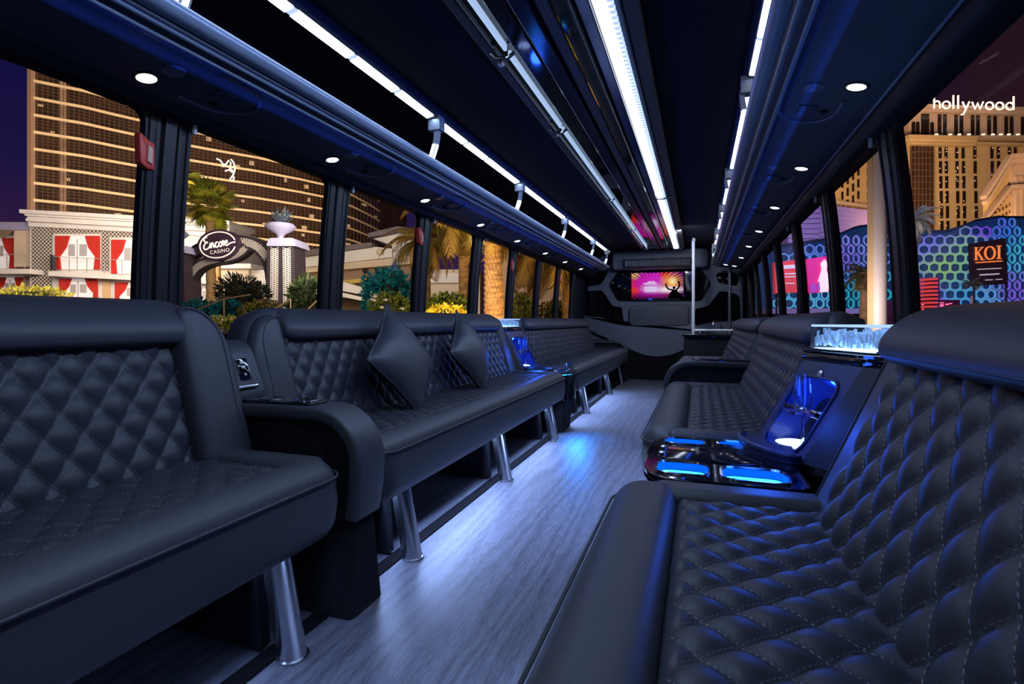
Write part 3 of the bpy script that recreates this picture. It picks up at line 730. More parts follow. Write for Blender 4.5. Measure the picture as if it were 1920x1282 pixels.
# ================================================================== BENCHES
QP = 0.088                                   # pitch of the diamond quilting
def quilt_h(u, v, H):                        # v is measured in units already scaled to the pitch
    a = abs(math.sin(PI * (u + v) / QP)); b = abs(math.sin(PI * (u - v) / QP))
    return H * (a * b) ** 0.42
def quilt(name, L, D, mp_, parent, H=0.017, res=12, edge=0.02, stitches=True, dash=0.0065, tall=1.0):
    """diamond-quilted pad of length L and depth D; mp(u, v, h) places it"""
    D = D / tall
    mp = lambda u, v, h: mp_(u, v * tall, h)
    nu = max(4, round(L / (QP / res))); nv = max(4, round(D / (QP / res)))
    su, sv = L / nu, D / nv
    def fn(i, j):
        u, v = i * L, j * D
        e = min(u, L - u, v, D - v)
        f = min(1.0, e / edge)
        return mp(u, v, quilt_h(u, v, H) * f - 0.012 * (1 - f) ** 2)
    pad = MB().grid(fn, nu, nv).build(name, QUILT, parent, smooth=60)
    if stitches:
        st = MB()
        hw = 0.0008
        for sgn in (1, -1):
            kmin = math.floor(min(0, -sgn * 0 + (0 if sgn == 1 else -D)) / QP); kmax = math.ceil((L + D) / QP)
            for k in range(kmin, kmax + 1):
                # the line u + sgn*v = k*QP
                v0, v1 = (max(0, k * QP - L), min(D, k * QP)) if sgn == 1 else (max(0, -k * QP), min(D, L - k * QP))
                v0 += edge * 0.6; v1 -= edge * 0.6
                v = v0
                while v + dash * 0.5 < v1:
                    for off in (0.0032,):
                        ua = k * QP - sgn * v; ub = k * QP - sgn * (v + dash * 0.5)
                        if edge * 0.5 < min(ua, ub) and max(ua, ub) < L - edge * 0.5:
                            a = mp(ua + off, v, quilt_h(ua + off, v, H) + 0.0006); b = mp(ub + off, v + dash * 0.5, quilt_h(ub + off, v + dash * 0.5, H) + 0.0006)
                            c = mp(ub + off + 2 * hw, v + dash * 0.5, quilt_h(ub + off + 2 * hw, v + dash * 0.5, H) + 0.0006); d = mp(ua + off + 2 * hw, v, quilt_h(ua + off + 2 * hw, v, H) + 0.0006)
                            m = (Vector(a) + Vector(c)) / 2; up = (Vector(mp(ua, v, 0.05)) - Vector(mp(ua, v, 0))).normalized() * 0.0009
                            st.add([a, b, c, d, m + up], [(0, 1, 4), (1, 2, 4), (2, 3, 4), (3, 0, 4)])
                    v += dash
        tag(st.build('stitching', THREAD, pad, smooth=0), kind='stuff')
    return pad

def bench(s, y0, y1, label, wf, wr, wb, wl, wt, zt, zl=0.80, ya_back=None, yb_back=None, bol=(0.15, 0.15), head=(0.13, 0.13), legs=(), stitch=True, res=12, border=0.11, base=(), bolh=0.0):
    """s side (-1 left, 1 right); wf front of the roll, wr inner edge of the roll, wb foot of the backrest, wl and wt its lip and top"""
    X = lambda w: s * w
    ZT = 0.475
    t = thing('bench_sofa', (X((wf + wt) / 2), (y0 + y1) / 2, 0.0), label, 'sofa', 'black quilted benches along the sides')
    ob = ya_back if ya_back is not None else y0
    oe = yb_back if yb_back is not None else y1
    # ---- seat cushion with a fat front roll
    sec = [(wb + 0.10, 0.30), (wf + 0.16, 0.265)] + [(wf + 0.075 + 0.075 * math.cos(a), 0.340 + 0.075 * math.sin(a)) for a in [math.radians(d) for d in (250, 230, 210, 195)]] \
        + [(wf - 0.004, 0.385), (wf + 0.002, 0.42)] + [(wf + 0.072 + 0.072 * math.cos(a), 0.430 + 0.072 * math.sin(a)) for a in [math.radians(d) for d in (170, 150, 130, 110, 92)]] \
        + [(wr - 0.03, 0.502), (wr - 0.010, 0.494), (wr, 0.478), (wr + 0.004, 0.462), (wb + 0.10, 0.462)]
    cx = sum(p[0] for p in sec) / len(sec); cz = 0.385
    rings = []
    R = 0.085
    n = 7
    st = []
    for k in range(n + 1):
        a = PI / 2 * k / n
        st.append((y0 + R * (1 - math.sin(a)) if False else y0 + R * (1 - math.cos(PI / 2 - (PI / 2 - a))), R * (1 - math.sin(a))))
    def inset(p, i):
        hx, hz = abs(p[0] - cx), abs(p[1] - cz)
        return (p[0] - (1 if p[0] > cx else -1) * min(i, hx) * (1 if p[0] < cx else 0.2), p[1] - (1 if p[1] > cz else -1) * min(i * 0.8, hz))
    fwd_ = [(y0 + R * (1 - math.cos(PI / 2 * k / n)), R * (1 - math.sin(PI / 2 * k / n))) for k in range(n + 1)]
    bwd_ = [(y1 - (yy - y0), ii) for yy, ii in reversed(fwd_)]
    for yy, ii in fwd_ + bwd_:
        rings.append([(X(inset(p, ii)[0]), yy, inset(p, ii)[1]) for p in sec])
    seat = MB().loft(rings).build('seat_cushion', LEATHER, t, smooth=50)
    # leather borders at both ends of the seat
    for ya, yb in ((y0 + 0.006, y0 + border), (y1 - border, y1 - 0.006)):
        MB().slab(rrect(min(X(wr - 0.06), X(wb + 0.06)), ya, max(X(wr - 0.06), X(wb + 0.06)), yb, 0.03), 0.06, 0.03, lambda a, b, h: (a, b, 0.497 + h)).build('seat_border', LEATHER, t)
    # piping along the front seam, running round the ends
    pp = [(X(wf + 0.30), y0 - 0.001, 0.452), (X(wf + 0.09), y0 + 0.001, 0.452)] + [(X(wf + 0.085 - 0.088 * math.sin(a)), y0 + 0.086 - 0.087 * math.cos(a), 0.452) for a in [PI / 2 * k / 6 for k in range(7)]]
    pp = pp + [(p[0], y1 - (p[1] - y0), p[2]) for p in reversed(pp)]
    q = MB(); q.tube(pp, 0.0035, 6); q.build('piping', LEATHER, seat)
    # quilted seat
    quilt('seat_quilt', (y1 - border) - (y0 + border) , wb + 0.03 - wr - 0.004, lambda u, v, h: (X(wr + 0.004 + v), y0 + border + u, ZT + h), t, 0.015, res, 0.02, stitch, tall=1.12)
    # ---- backrest
    zb = 0.455
    sl = (wl - wb) / (zl - zb)
    LB = math.hypot(zt - zb, sl * (zt - zb))
    nx, nz = -1 / math.hypot(1, sl), sl / math.hypot(1, sl)
    def bk(u, v, h):                          # u along the bench, v up the slope, h out of it
        z = zb + v * (zt - zb) / LB; w = wb + sl * (z - zb)
        return (X(w + nx * h), u, z + nz * h)
    mpb = (lambda a, b, h: bk(a, b, h))
    MB().slab(rrect(ob, -0.02, oe, LB - 0.005, 0.05, 6, 0.17), 0.10, 0.045, lambda a, b, h: bk(a, b, h + 0.020)).build('backrest', LEATHER, t, smooth=50)
    # thick bolsters standing proud at both ends
    for a0, a1, sg in ((ob, ob + bol[0] + 0.004, 1), (oe - bol[1] - 0.004, oe, -1)):
        if bolh <= 0: continue
        W_ = a1 - a0; tp_ = LB - 0.045
        ol = arc(0.04, 0.02, 0.04, 180, 270, 4) + arc(W_ - 0.03, 0.02, 0.04, 270, 360, 4) + arc(W_ - 0.042, tp_ - 0.042, 0.042, 0, 90, 4) + [(W_ - 0.045 + (0.045 - W_) * math.sin(PI / 2 * k / 8) , tp_ - 0.19 * (1 - math.cos(PI / 2 * k / 8))) for k in range(1, 9)]
        if sg == -1: ol = [(W_ - a, b) for a, b in reversed(ol)]
        MB().slab([(a0 + a, b) for a, b in ol], 0.10, 0.036, lambda a, b, h: bk(a, b, h + bolh), 5).build('bolster', LEATHER, t, smooth=50)
    # seam lines round the bolsters
    for yy, sg in ((ob + 0.045, 1), (oe - 0.045, -1)):
        q = MB(); q.tube([bk(yy, v, max(0.021, bolh + 0.0005)) for v in (0.03, 0.1, 0.2, LB - 0.19)] + [bk(yy + sg * 0.11 * (1 - math.cos(a)), LB - 0.19 + 0.13 * math.sin(a), max(0.021, bolh + 0.0005)) for a in [PI / 2 * k / 6 for k in range(1, 7)]], 0.0022, 6)
        q.build('bolster_seam', LEATHER, t)
    lv = (zl - zb) * LB / (zt - zb)
    quilt('back_quilt', (oe - bol[1]) - (ob + bol[0]), lv + 0.05, lambda u, v, h: bk(ob + bol[0] + u, v - 0.01, 0.024 + h), t, 0.018, res, 0.02, stitch, tall=1.28)
    # headrest roll with an overhanging lip
    ha, hb = ob + head[0], oe - head[1]
    hs = [(0.010, 0.015), (-0.004, 0.045), (0.002, 0.068), (0.018, 0.077), (0.04, 0.080), (0.075, 0.072), (0.115, 0.050), (0.145, 0.015), (0.155, -0.04), (0.14, -0.09), (0.02, -0.06)]
    hs = round_poly([(a, b) for a, b in hs], 0.02, 2)
    hc = (0.06, 0.0)
    rings = []
    R2 = 0.075
    f2 = [(ha + R2 * (1 - math.cos(PI / 2 * k / 6)), 0.52 + 0.48 * math.sin(PI / 2 * k / 6)) for k in range(7)]
    for yy, kk in f2 + [(hb - (y_ - ha), k_) for y_, k_ in reversed(f2)]:
        rings.append([bk(yy, lv - 0.005 + hc[0] + (a - hc[0]) * kk * (zt - zl) / 0.15, hc[1] + (b - hc[1]) * kk) for a, b in hs])
    hr = MB().loft(rings).build('headrest_roll', LEATHER, t, smooth=55)
    q = MB(); q.tube([bk(ha + 0.05 + (hb - ha - 0.1) * k / 10, lv + 0.006, 0.070) for k in range(11)], 0.003, 6); q.build('seam', LEATHER, hr)
    # ---- legs: chrome tubes leaning inwards, each with a dark plate behind
    for y in legs:
        o = MB()
        o.tube([(X(wf + 0.047), y, 0.002), (X(wf + 0.100), y - 0.01, 0.30)], 0.037, 18)
        o.lathe((X(wf + 0.047), y, 0.0), [(0.043, 0), (0.043, 0.006), (0.037, 0.008)], 18)
        o.build('leg', STEEL, t)
    for y in (base or legs):
        o = MB(); o.hexa([(X(wf + 0.14), y - 0.02, 0.008), (X(1.14), y - 0.02, 0.008), (X(1.14), y + 0.02, 0.008), (X(wf + 0.14), y + 0.02, 0.008), (X(wf + 0.16), y - 0.02, 0.29), (X(1.14), y - 0.02, 0.29), (X(1.14), y + 0.02, 0.29), (X(wf + 0.16), y + 0.02, 0.29)])
        o.build('leg_plate', BLACK, t, smooth=0, bevel=0.004)
    return t, bk, LB
A, bkA, _ = bench(-1, -0.95, 1.335, 'near left black quilted bench, closest to the camera', 0.45, 0.575, 0.925, 1.03, 1.075, 0.975, zl=0.822, legs=(-0.3, 1.155), yb_back=1.385, head=(0.13, 0.115), bol=(0.15, 0.175), bolh=0.085)
B, bkB, _ = bench(-1, 1.53, 4.12, 'middle left black quilted bench with two cushions', 0.45, 0.575, 0.925, 1.03, 1.075, 0.962, zl=0.815, legs=(1.79, 2.83, 3.89), ya_back=1.50, yb_back=4.16, bol=(0.17, 0.17), head=(0.17, 0.13), bolh=0.05)
Cc, bkC, _ = bench(-1, 4.50, 7.95, 'far left black quilted bench ending at the bulkhead', 0.45, 0.575, 0.925, 1.03, 1.075, 0.935, legs=(5.12, 6.55, 7.63), ya_back=4.62, yb_back=7.90, res=8, stitch=False)
D, bkD, _ = bench(1, -0.95, 1.435, 'near right black quilted bench lit blue from its console', 0.325, 0.478, 0.79, 0.94, 1.00, 0.942, legs=(0.6,), bol=(0.15, 0.145), head=(0.13, 0.10))
Ee, bkE, _ = bench(1, 2.02, 3.74, 'middle right black quilted bench beyond the lit console', 0.325, 0.478, 0.79, 0.94, 1.00, 0.945, legs=(2.35, 3.4), res=10, stitch=False, bol=(0.14, 0.09), head=(0.12, 0.07))
Ff, bkF, _ = bench(1, 4.06, 6.45, 'far right black quilted bench beside the sink cabinet', 0.325, 0.478, 0.79, 0.94, 1.00, 0.935, legs=(4.4, 6.1), res=8, stitch=False, ya_back=3.96, bol=(0.09, 0.14), head=(0.07, 0.13))

# ---- the two loose cushions on the middle left bench
def cushion(c, yaw, tilt, roll, size, label):
    c = Vector(c)
    t = thing('throw_cushion', c, label, 'cushion', 'black leather cushions on the middle left bench')
    M = Matrix.Rotation(yaw, 3, 'Z') @ Matrix.Rotation(tilt, 3, 'Y')
    def side(sg):
        def fn(i, j):
            a, b = 2 * i - 1, 2 * j - 1
            k = max(0.0, (1 - a * a)) ** 0.55 * max(0.0, (1 - b * b)) ** 0.55
            pin = 1 - 0.10 * (1 - abs(a)) ** 0.8 * abs(b) ** 3 if True else 1
            pin2 = 1 - 0.10 * (1 - abs(b)) ** 0.8 * abs(a) ** 3
            y, z = a * size / 2 * pin2, b * size / 2 * pin
            r = (y * math.cos(PI / 4 + roll) - z * math.sin(PI / 4 + roll), y * math.sin(PI / 4 + roll) + z * math.cos(PI / 4 + roll))
            crease = 0.004 * math.sin(9 * a + 4 * b) * (1 - k)
            return c + M @ Vector((sg * (0.072 * k + crease * (1 if k > 0.02 else 0)), r[0], r[1]))
        return fn
    q = MB(); q.grid(side(1), 26, 26); q.grid(side(-1), 26, 26)
    q.build('cover', LEATHER, t, smooth=70)
    e = MB()
    pth = []
    for a, b in [(-1, -1 + 2 * k / 12) for k in range(12)] + [(-1 + 2 * k / 12, 1) for k in range(12)] + [(1, 1 - 2 * k / 12) for k in range(12)] + [(1 - 2 * k / 12, -1) for k in range(13)]:
        pth.append(side(1)((a + 1) / 2, (b + 1) / 2))
    e.tube(pth, 0.005, 6); e.build('welt', LEATHER, t)
cushion((-0.81, 2.245, 0.715), math.radians(0), math.radians(-22), math.radians(-4), 0.405, 'black leather cushion standing on its corner, nearer the camera')
cushion((-0.81, 3.05, 0.705), math.radians(0), math.radians(-22), math.radians(-3), 0.395, 'black leather cushion standing on its corner, farther along the bench')

# ================================================================== ARMREST CONSOLES
def arm_console(s, yc, wf, wback, label, ped=True, power=True, ztop=0.625):
    X = lambda w: s * w
    t = thing('armrest_console', (X((wf + wback) / 2), yc, 0.0), label, 'armrest', 'armrest consoles between the benches')
    hw = 0.072
    # waterfall band
    R = 0.17
    top = [(wback, ztop), (wf + R + 0.12, ztop + 0.004)] + [(wf + R - R * math.sin(a), ztop + 0.004 - R + R * math.cos(a)) for a in [PI / 2 * k / 9 for k in range(10)]] + [(wf + 0.005, 0.38), (wf + 0.02, 0.29)]
    T = 0.045
    rings = []
    for i, p in enumerate(top):
        a = Vector(top[max(0, i - 1)]); b = Vector(top[min(len(top) - 1, i + 1)]); d = (b - a).normalized(); nn = Vector((-d.y, d.x))
        if nn.dot(Vector((-1, 1))) < 0: nn = -nn
        nn = nn
        sec = round_poly([(-hw, -T), (hw, -T), (hw, 0), (-hw, 0)], 0.016, 3)
        rings.append([(X(p[0] + nn.x * c), yc + b_, p[1] + nn.y * c) for b_, c in sec])
    MB().loft(rings).build('padded_band', LEATHER, t, smooth=50)
    inner = [(p[0] + 0.02, p[1] - 0.02) for p in top]
    outl = inner + [(wback, 0.29)]
    q = MB(); q.loft([[(X(a), yc + dy, b) for a, b in outl] for dy in (-0.045, 0.045)]); q.build('side_panel', BLACK, t, smooth=0)
    q = MB(); q.slab(round_poly([(wf + 0.10, 0.40), (wf + 0.10, 0.30), (wback - 0.05, 0.30), (wback - 0.05, 0.555), (wf + 0.2, 0.555)], 0.05), 0.01, 0.004, lambda a, b, h: (X(a), yc - (0.046 + h), b)); q.build('side_inlay', BLACK, t)
    tr = MB().slab(rrect(min(X(wf + 0.2), X(wback - 0.03)), yc - 0.05, max(X(wf + 0.2), X(wback - 0.03)), yc + 0.05, 0.02), 0.012, 0.004, lambda a, b, h: (a, b, ztop + 0.012 + h)).build('cup_tray', GLOSS, t)
    for k, w in enumerate((wf + 0.27, wf + 0.40)):
        q = MB(); q.lathe((X(w), yc, ztop + 0.010), [(0.040, 0.0), (0.042, 0.005), (0.037, 0.006), (0.034, -0.02), (0.0, -0.022)], 22); q.build('cup_holder', CHROME if k == 0 else STEEL, tr)
    q = MB(); q.obox((X(wf + 0.215), yc - 0.03, ztop + 0.012), (X(0.012), 0, 0), (0, 0.06, 0), (0, 0, 0.004)); q.build('switch_bar', CHROME, tr, bevel=0.001)
    if ped:
        q = MB(); q.loft([rrect_ring(X, wf + 0.02, wback - 0.2, yc - 0.085, yc + 0.085, 0.004), rrect_ring(X, wf + 0.035, wback - 0.2, yc - 0.060, yc + 0.060, 0.31)]); q.build('pedestal', CARPET, t, smooth=30)
    if power:
        # padded upstand with a power outlet between the two backrests
        sec = round_poly([(wback - 0.10, 0.62), (wback - 0.02, 0.815), (wback + 0.05, 0.84), (wback + 0.05, 0.62)], 0.04)
        q = MB(); q.loft([[(X(a), yc + dy, b) for a, b in sec] for dy in (-0.075, 0.075)]); q.build('upstand', LEATHER, t, smooth=40)
        d = Vector((0.08, 0.195)).normalized(); o = Vector((wback - 0.085, 0.665)); nn = Vector((-d.y, d.x))
        mp = lambda a, b, h: (X(o.x + d.x * b + nn.x * h), yc + a, o.y + d.y * b + nn.y * h)
        pn = MB().slab(rrect(-0.045, 0, 0.045, 0.13, 0.008), 0.01, 0.002, lambda a, b, h: mp(a, b, h + 0.006)).build('outlet_panel', SOFFIT, t)
        MB().slab(rrect(-0.024, 0.030, 0.024, 0.11, 0.005), 0.01, 0.002, lambda a, b, h: mp(a, b, h + 0.010)).build('socket_block', GLOSS, pn)
        for bb, wv in ((0.088, 0.009), (0.072, 0.009), (0.045, 0.004)):
            MB().slab(rrect(-wv, bb, wv, bb + 0.010, 0.003), 0.004, 0.001, lambda a, b, h: mp(a, b, h + 0.0125)).build('socket', WHITE, pn)
        MB().slab(rrect(-0.042, 0.002, 0.042, 0.012, 0.003), 0.006, 0.002, lambda a, b, h: mp(a, b, h + 0.011)).build('metal_edge', STEEL, pn)
    return t
def rrect_ring(X, w0, w1, ya, yb, z):
    return [(X(a), b, z) for a, b in rrect(w0, ya, w1, yb, 0.02, 3)]
arm_console(-1, 1.432, 0.43, 1.02, 'left armrest console with power outlet between the near and middle benches')
arm_console(1, 3.88, 0.30, 0.90, 'right armrest console between the middle and far benches', power=False, ped=True)
arm_console(-1, 8.03, 0.46, 1.05, 'low left armrest console against the bulkhead', power=False, ped=True, ztop=0.60)

# ================================================================== LIT BAR CONSOLES
def bar_console(s, y0, y1, wf, label, corners, zt, glasses, ice_label, ice_h, glow, yaw_note=None):
    """corners: plan outline (|x|, y) of the tower top, counted from its aisle corner on the far side towards the camera"""
    X = lambda w: s * w
    yc = (y0 + y1) / 2
    t = thing('bar_console', (X(0.8), yc, 0.0), label, 'bar console', 'blue lit bar consoles')
    # pedestal and the glossy cup-holder top
    MB().loft([rrect_ring(X, wf + 0.07, 1.1, y0 + 0.03, y1 - 0.03, 0.004), rrect_ring(X, wf + 0.05, 1.1, y0 + 0.02, y1 - 0.02, 0.27)]).build('pedestal', CARPET, t, smooth=30)
    ol = round_poly([(wf + 0.04, y0), (wf + 0.42, y0), (wf + 0.42, y1), (wf + 0.04, y1), (wf, y1 - 0.12), (wf, y0 + 0.12)], 0.06, 5)
    MB().loft([[(X(a), b, z) for a, b in ol] for z in (0.262, 0.462)]).build('console_body', GLOSS, t, smooth=40)
    L_ = y1 - y0
    cups = [(wf + 0.045, y0 + 0.04, 0.135, 0.24 * L_), (wf + 0.215, y0 + 0.03, 0.16, 0.24 * L_), (wf + 0.045, y1 - 0.04 - 0.17 * L_, 0.13, 0.17 * L_), (wf + 0.215, y1 - 0.035 - 0.13 * L_, 0.13, 0.13 * L_)]
    hl = [round_poly([(a, b), (a + c, b), (a + c, b + d), (a, b + d)], 0.035, 4) for a, b, c, d in cups]
    q = MB(); plate(q, ol, hl, lambda a, b, h: (X(a), b, h), 0.470, 0.486); tp = q.build('console_top', GLOSS, t, smooth=30, bevel=0.003)
    for h_ in hl:
        cxx = sum(p[0] for p in h_) / len(h_); cyy = sum(p[1] for p in h_) / len(h_)
        sh = lambda k: [(cxx + (a - cxx) * k, cyy + (b - cyy) * k) for a, b in h_]
        q = MB(); q.loft([[(X(a), b, z) for a, b in sh(k)] for k, z in ((1.06, 0.486), (1.07, 0.491), (1.0, 0.492), (0.97, 0.486))], True, False, False)
        cup = q.build('cup_rim', CHROME, tp, smooth=50)
        q = MB(); q.loft([[(X(a), b, z) for a, b in sh(k)] for k, z in ((1.0, 0.486), (0.93, 0.4665))], True, False, False); q.build('cup_wall', CUPBLUE, tp, smooth=50)
        q = MB(); q.loft([[(X(a), b, z) for a, b in sh(k)] for k, z in ((0.93, 0.4645), (0.80, 0.4655))], True, True, True); q.build('cup_floor', CUPGLOW, tp, smooth=50)
    tray = round_poly([(wf + 0.035, y0 + 0.37 * L_), (wf + 0.32, y0 + 0.36 * L_), (wf + 0.35, y0 + 0.54 * L_), (wf + 0.32, y0 + 0.74 * L_), (wf + 0.035, y0 + 0.70 * L_)], 0.05, 5)
    q = MB(); q.slab(tray if True else tray, 0.01, 0.004, lambda a, b, h: (X(a), b, 0.490 + h)); q.build('serving_tray', mat('mirror_black_tray', (0.05, 0.05, 0.06), 0.08, metal=0.8), t)
    for a, b in ((wf + 0.05, y0 + 0.45 * L_), (wf + 0.05, y0 + 0.60 * L_)):
        q = MB(); q.lathe((X(a), b, 0.488), [(0.012, 0), (0.012, 0.008), (0.006, 0.012), (0, 0.012)], 12); q.build('push_button', CHROME, t)
    # tower: its face is spanned between the first two corners
    p1, p2 = Vector((corners[0][0], corners[0][1])), Vector((corners[1][0], corners[1][1]))
    lean = 0.155
    zb = 0.488
    bot = [(a - (lean if i < 3 else 0.0), b) for i, (a, b) in enumerate(corners)]
    # body as shell: all sides but the face
    m = len(corners)
    rb = [Vector((X(a), b, zb)) for a, b in bot]; rt = [Vector((X(a), b, zt - 0.03)) for a, b in corners]
    q = MB()
    for i in range(1, m):
        j = (i + 1) % m
        q.add([rb[i], rb[j], rt[j], rt[i]], [(0, 1, 2, 3)])
    q.add(rt, [tuple(range(m))])
    q.build('tower_shell', mat('satin_black_tower', (0.02, 0.022, 0.03), 0.4, spec=0.5), t, smooth=0)
    # face with a rounded alcove
    o = rb[1]; U = rb[0] - rb[1]; V = rt[1] - rb[1]
    Wd, Ht = U.length, V.length
    Un = U.normalized(); Vn = (V - Un * V.dot(Un)).normalized(); Nn = Un.cross(Vn)
    inward = Vector((X(1.0), 0, 0))
    if Nn.dot(inward) > 0: Nn = -Nn
    mp = lambda a, b, h: o + Un * a + Vn * b + Nn * h
    skew = V.dot(Un) / Ht
    aw0, aw1, ab, atp = 0.035, Wd - 0.035, 0.012, Ht - 0.060
    alc = rrect(aw0, ab, aw1, atp, 0.05, 5)
    sk = lambda loop: [(a + skew * b, b) for a, b in loop]
    q = MB(); plate(q, sk([(0, -0.0), (Wd, 0.0), (Wd, Ht), (0, Ht)]), [sk(alc)], mp, -0.012, 0.0); q.build('tower_face', mat('satin_blue_face', (0.03, 0.04, 0.09), 0.35, spec=0.5), t, smooth=0, bevel=0.003)
    q = MB()
    depth = 0.15
    q.loft([[mp(a, b, h) for a, b in sk(alc)] for h in (0.002, -depth)], True, False, True); q.build('alcove', mat('alcove_lining', (0.05, 0.08, 0.26), 0.22, spec=0.6), t, smooth=50)
    q = MB(); q.tube([mp(a, b, 0.002) for a, b in sk(alc)] + [mp(*sk(alc)[0], 0.002)], 0.005, 8); q.build('alcove_bead', mat('satin_blue_face', (0.03, 0.04, 0.09), 0.35), t)
    # rounded ledge running out of the alcove over the console top
    oz = Vector((o.x, o.y, 0.4875)); N2 = Vector((Nn.x, Nn.y, 0)).normalized()
    led = [(0.0, 0.0)] + [(Wd * 0.5 - (Wd * 0.5 + 0.01) * math.cos(a), 0.025 + 0.055 * math.sin(a)) for a in [PI * k / 16 for k in range(17)]] + [(Wd, 0.0)]
    lmp = lambda a, b, h: oz + Un * a + N2 * b + UP * h
    q = MB(); q.loft([[lmp(a, b, 0.0) for a, b in led], [lmp(a, b, 0.022) for a, b in led]]); lg_ = q.build('alcove_ledge', mat('satin_blue_face', (0.03, 0.04, 0.09), 0.35, spec=0.5), t, smooth=40)
    q = MB(); q.tube([lmp(a, b, 0.024) for a, b in led[1:-1]], 0.008, 8); q.build('ledge_bead', mat('satin_blue_face', (0.03, 0.04, 0.09), 0.35), lg_)
    # tower top tray
    cxx = sum(a for a, b in corners) / m; cyy = sum(b for a, b in corners) / m
    ex = lambda k: round_poly([(cxx + (a - cxx) * k, cyy + (b - cyy) * k) for a, b in corners], 0.015, 3)
    q = MB(); q.loft([[(X(a), b, z) for a, b in ex(k)] for k, z in ((1.0, zt - 0.035), (1.05, zt - 0.028), (1.06, zt - 0.012), (1.03, zt - 0.008), (1.05, zt), (0.9, zt))]); q.build('tower_top', GLOSS, t, smooth=40)
    q = MB(); q.lathe(mp(Wd * 0.55 + skew * (Ht - 0.05), Ht - 0.05, 0.0), [(0.012, 0), (0.013, 0.004), (0, 0.005)], 14, Nn); q.build('push_button', CHROME, t)
    # glass-holder bar across the alcove
    hb = 0.46 * Ht
    q = MB(); q.tube([mp(aw0 + skew * hb, hb, -0.05), mp(aw0 + 0.02 + skew * hb, hb, 0.0), mp(aw1 - 0.02 + skew * hb, hb, 0.0), mp(aw1 + skew * hb, hb, -0.05)], 0.012, 10); q.build('holder_bar', CLEAR, t)
    q = MB(); q.lathe(mp(Wd * 0.6, 0.05, -0.06), [(0.05, 0), (0.055, 0.004), (0.04, 0.008), (0, 0.008)], 18, (0, 0, 1)); q.build('light_puck', mat('cool_puck', (0.6, 0.7, 0.9), 0.3, emit=(0.6, 0.78, 1.0), estr=1.6), t)
    # champagne flutes in the alcove
    for gi, (fr, lab) in enumerate(glasses):
        base = mp(Wd * fr + skew * 0.05, 0.045, -0.062)
        H = Ht * 0.72
        pr = [(0.030, 0), (0.031, 0.003), (0.008, 0.010), (0.0045, 0.03), (0.0045, H * 0.40), (0.012, H * 0.47), (0.024, H * 0.60), (0.027, H * 0.75), (0.024, H), (0.0225, H), (0.025, H * 0.75), (0.022, H * 0.60), (0.008, H * 0.49), (0, H * 0.475)]
        fl = MB(); fl.lathe(base, pr, 22)
        tag(fl.build('champagne_flute', GLASSWARE, loc=base), lab, 'glass', 'champagne flutes in the bar alcoves')
    # ice bin on the top
    ib = thing('ice_bin', (X(cxx), cyy, zt), ice_label, 'ice bin', 'ice bins on the bar consoles')
    o1, o2 = ex(0.93), ex(0.895)
    q = MB(); q.loft([[(X(a), b, z) for a, b in oo] for oo, z in ((o1, zt + 0.002), (o1, zt + ice_h), (o2, zt + ice_h), (o2, zt + 0.008))], True, True, True); q.build('clear_wall', CLEAR, ib, smooth=0)
    q = MB(); q.loft([[(X(a), b, z) for a, b in oo] for oo, z in ((ex(0.88), zt + 0.009), (ex(0.88), zt + 0.011))]); q.build('lit_base', mat('ice_light', (0.6, 0.7, 1), 0.4, emit=(0.35, 0.58, 1.0), estr=3.0), ib, smooth=0)
    ice = MB()
    q = MB(); q.tube([(X(a), b, zt + ice_h) for a, b in ex(0.912)] + [(X(ex(0.912)[0][0]), ex(0.912)[0][1], zt + ice_h)], 0.0035, 6); q.build('lit_rim', mat('edge_lit_acrylic', (0.6, 0.75, 1.0), 0.3, emit=(0.45, 0.68, 1.0), estr=0.9), ib)
    xs = [c_[0] for c_ in corners]; ys = [c_[1] for c_ in corners]
    def inpoly(p):
        c = False; oo = ex(0.84)
        for i in range(len(oo)):
            (x1, y1_), (x2, y2_) = oo[i - 1], oo[i]
            if (y1_ > p[1]) != (y2_ > p[1]) and p[0] < (x2 - x1) * (p[1] - y1_) / (y2_ - y1_) + x1: c = not c
        return c
    kk = 0
    while kk < 620:
        p = (min(xs) + (max(xs) - min(xs)) * rnd.random(), min(ys) + (max(ys) - min(ys)) * rnd.random())
        if not inpoly(p): continue
        kk += 1
        r = Matrix.Rotation(rnd.random() * 0.5, 3, Vector((rnd.random() - .5, rnd.random() - .5, 0.1)).normalized()) @ Matrix.Rotation(rnd.random() * 3, 3, 'Z')
        a = r @ Vector((0.007, 0, 0)); b = r @ Vector((0, 0.007, 0)); c = r @ Vector((0, 0, ice_h * (0.25 + 0.25 * rnd.random())))
        ice.obox(Vector((X(p[0]), p[1], zt + 0.014 + ice_h * 0.30 * rnd.random())) , a, b, c)
    tag(ice.build('ice', mat('backlit_ice', (0.55, 0.68, 0.95), 0.12, spec=0.8, emit=(0.25, 0.48, 1.0), estr=0.45, var=0.5, vscale=60), ib, smooth=0), kind='stuff')
    lamp('alcove_light', 'POINT', mp(Wd * 0.5 + skew * 0.3, Ht * 0.80, -0.055), glow, BLUE, size=0.03)
    lamp('cup_glow', 'POINT', (X(wf + 0.30), y0 + 0.10, 0.57), glow * 0.45, (0.02, 0.14, 1.0), size=0.06)
    lamp('alcove_wash', 'POINT', mp(Wd * 0.35 + skew * 0.2, Ht * 0.42, 0.15), glow * 1.5, BLUE, size=0.05)
    return t
bar_console(1, 1.46, 2.0, 0.375, 'near right bar console with lit cup wells and blue alcove', [(0.862, 2.0), (0.965, 1.73), (1.07, 1.60), (1.15, 1.66), (1.15, 2.0)], 0.802,
            [(0.46, 'champagne flute in the alcove of the near right bar console')], 'clear ice bin glowing blue-white on the near right bar console', 0.082, 1.1)
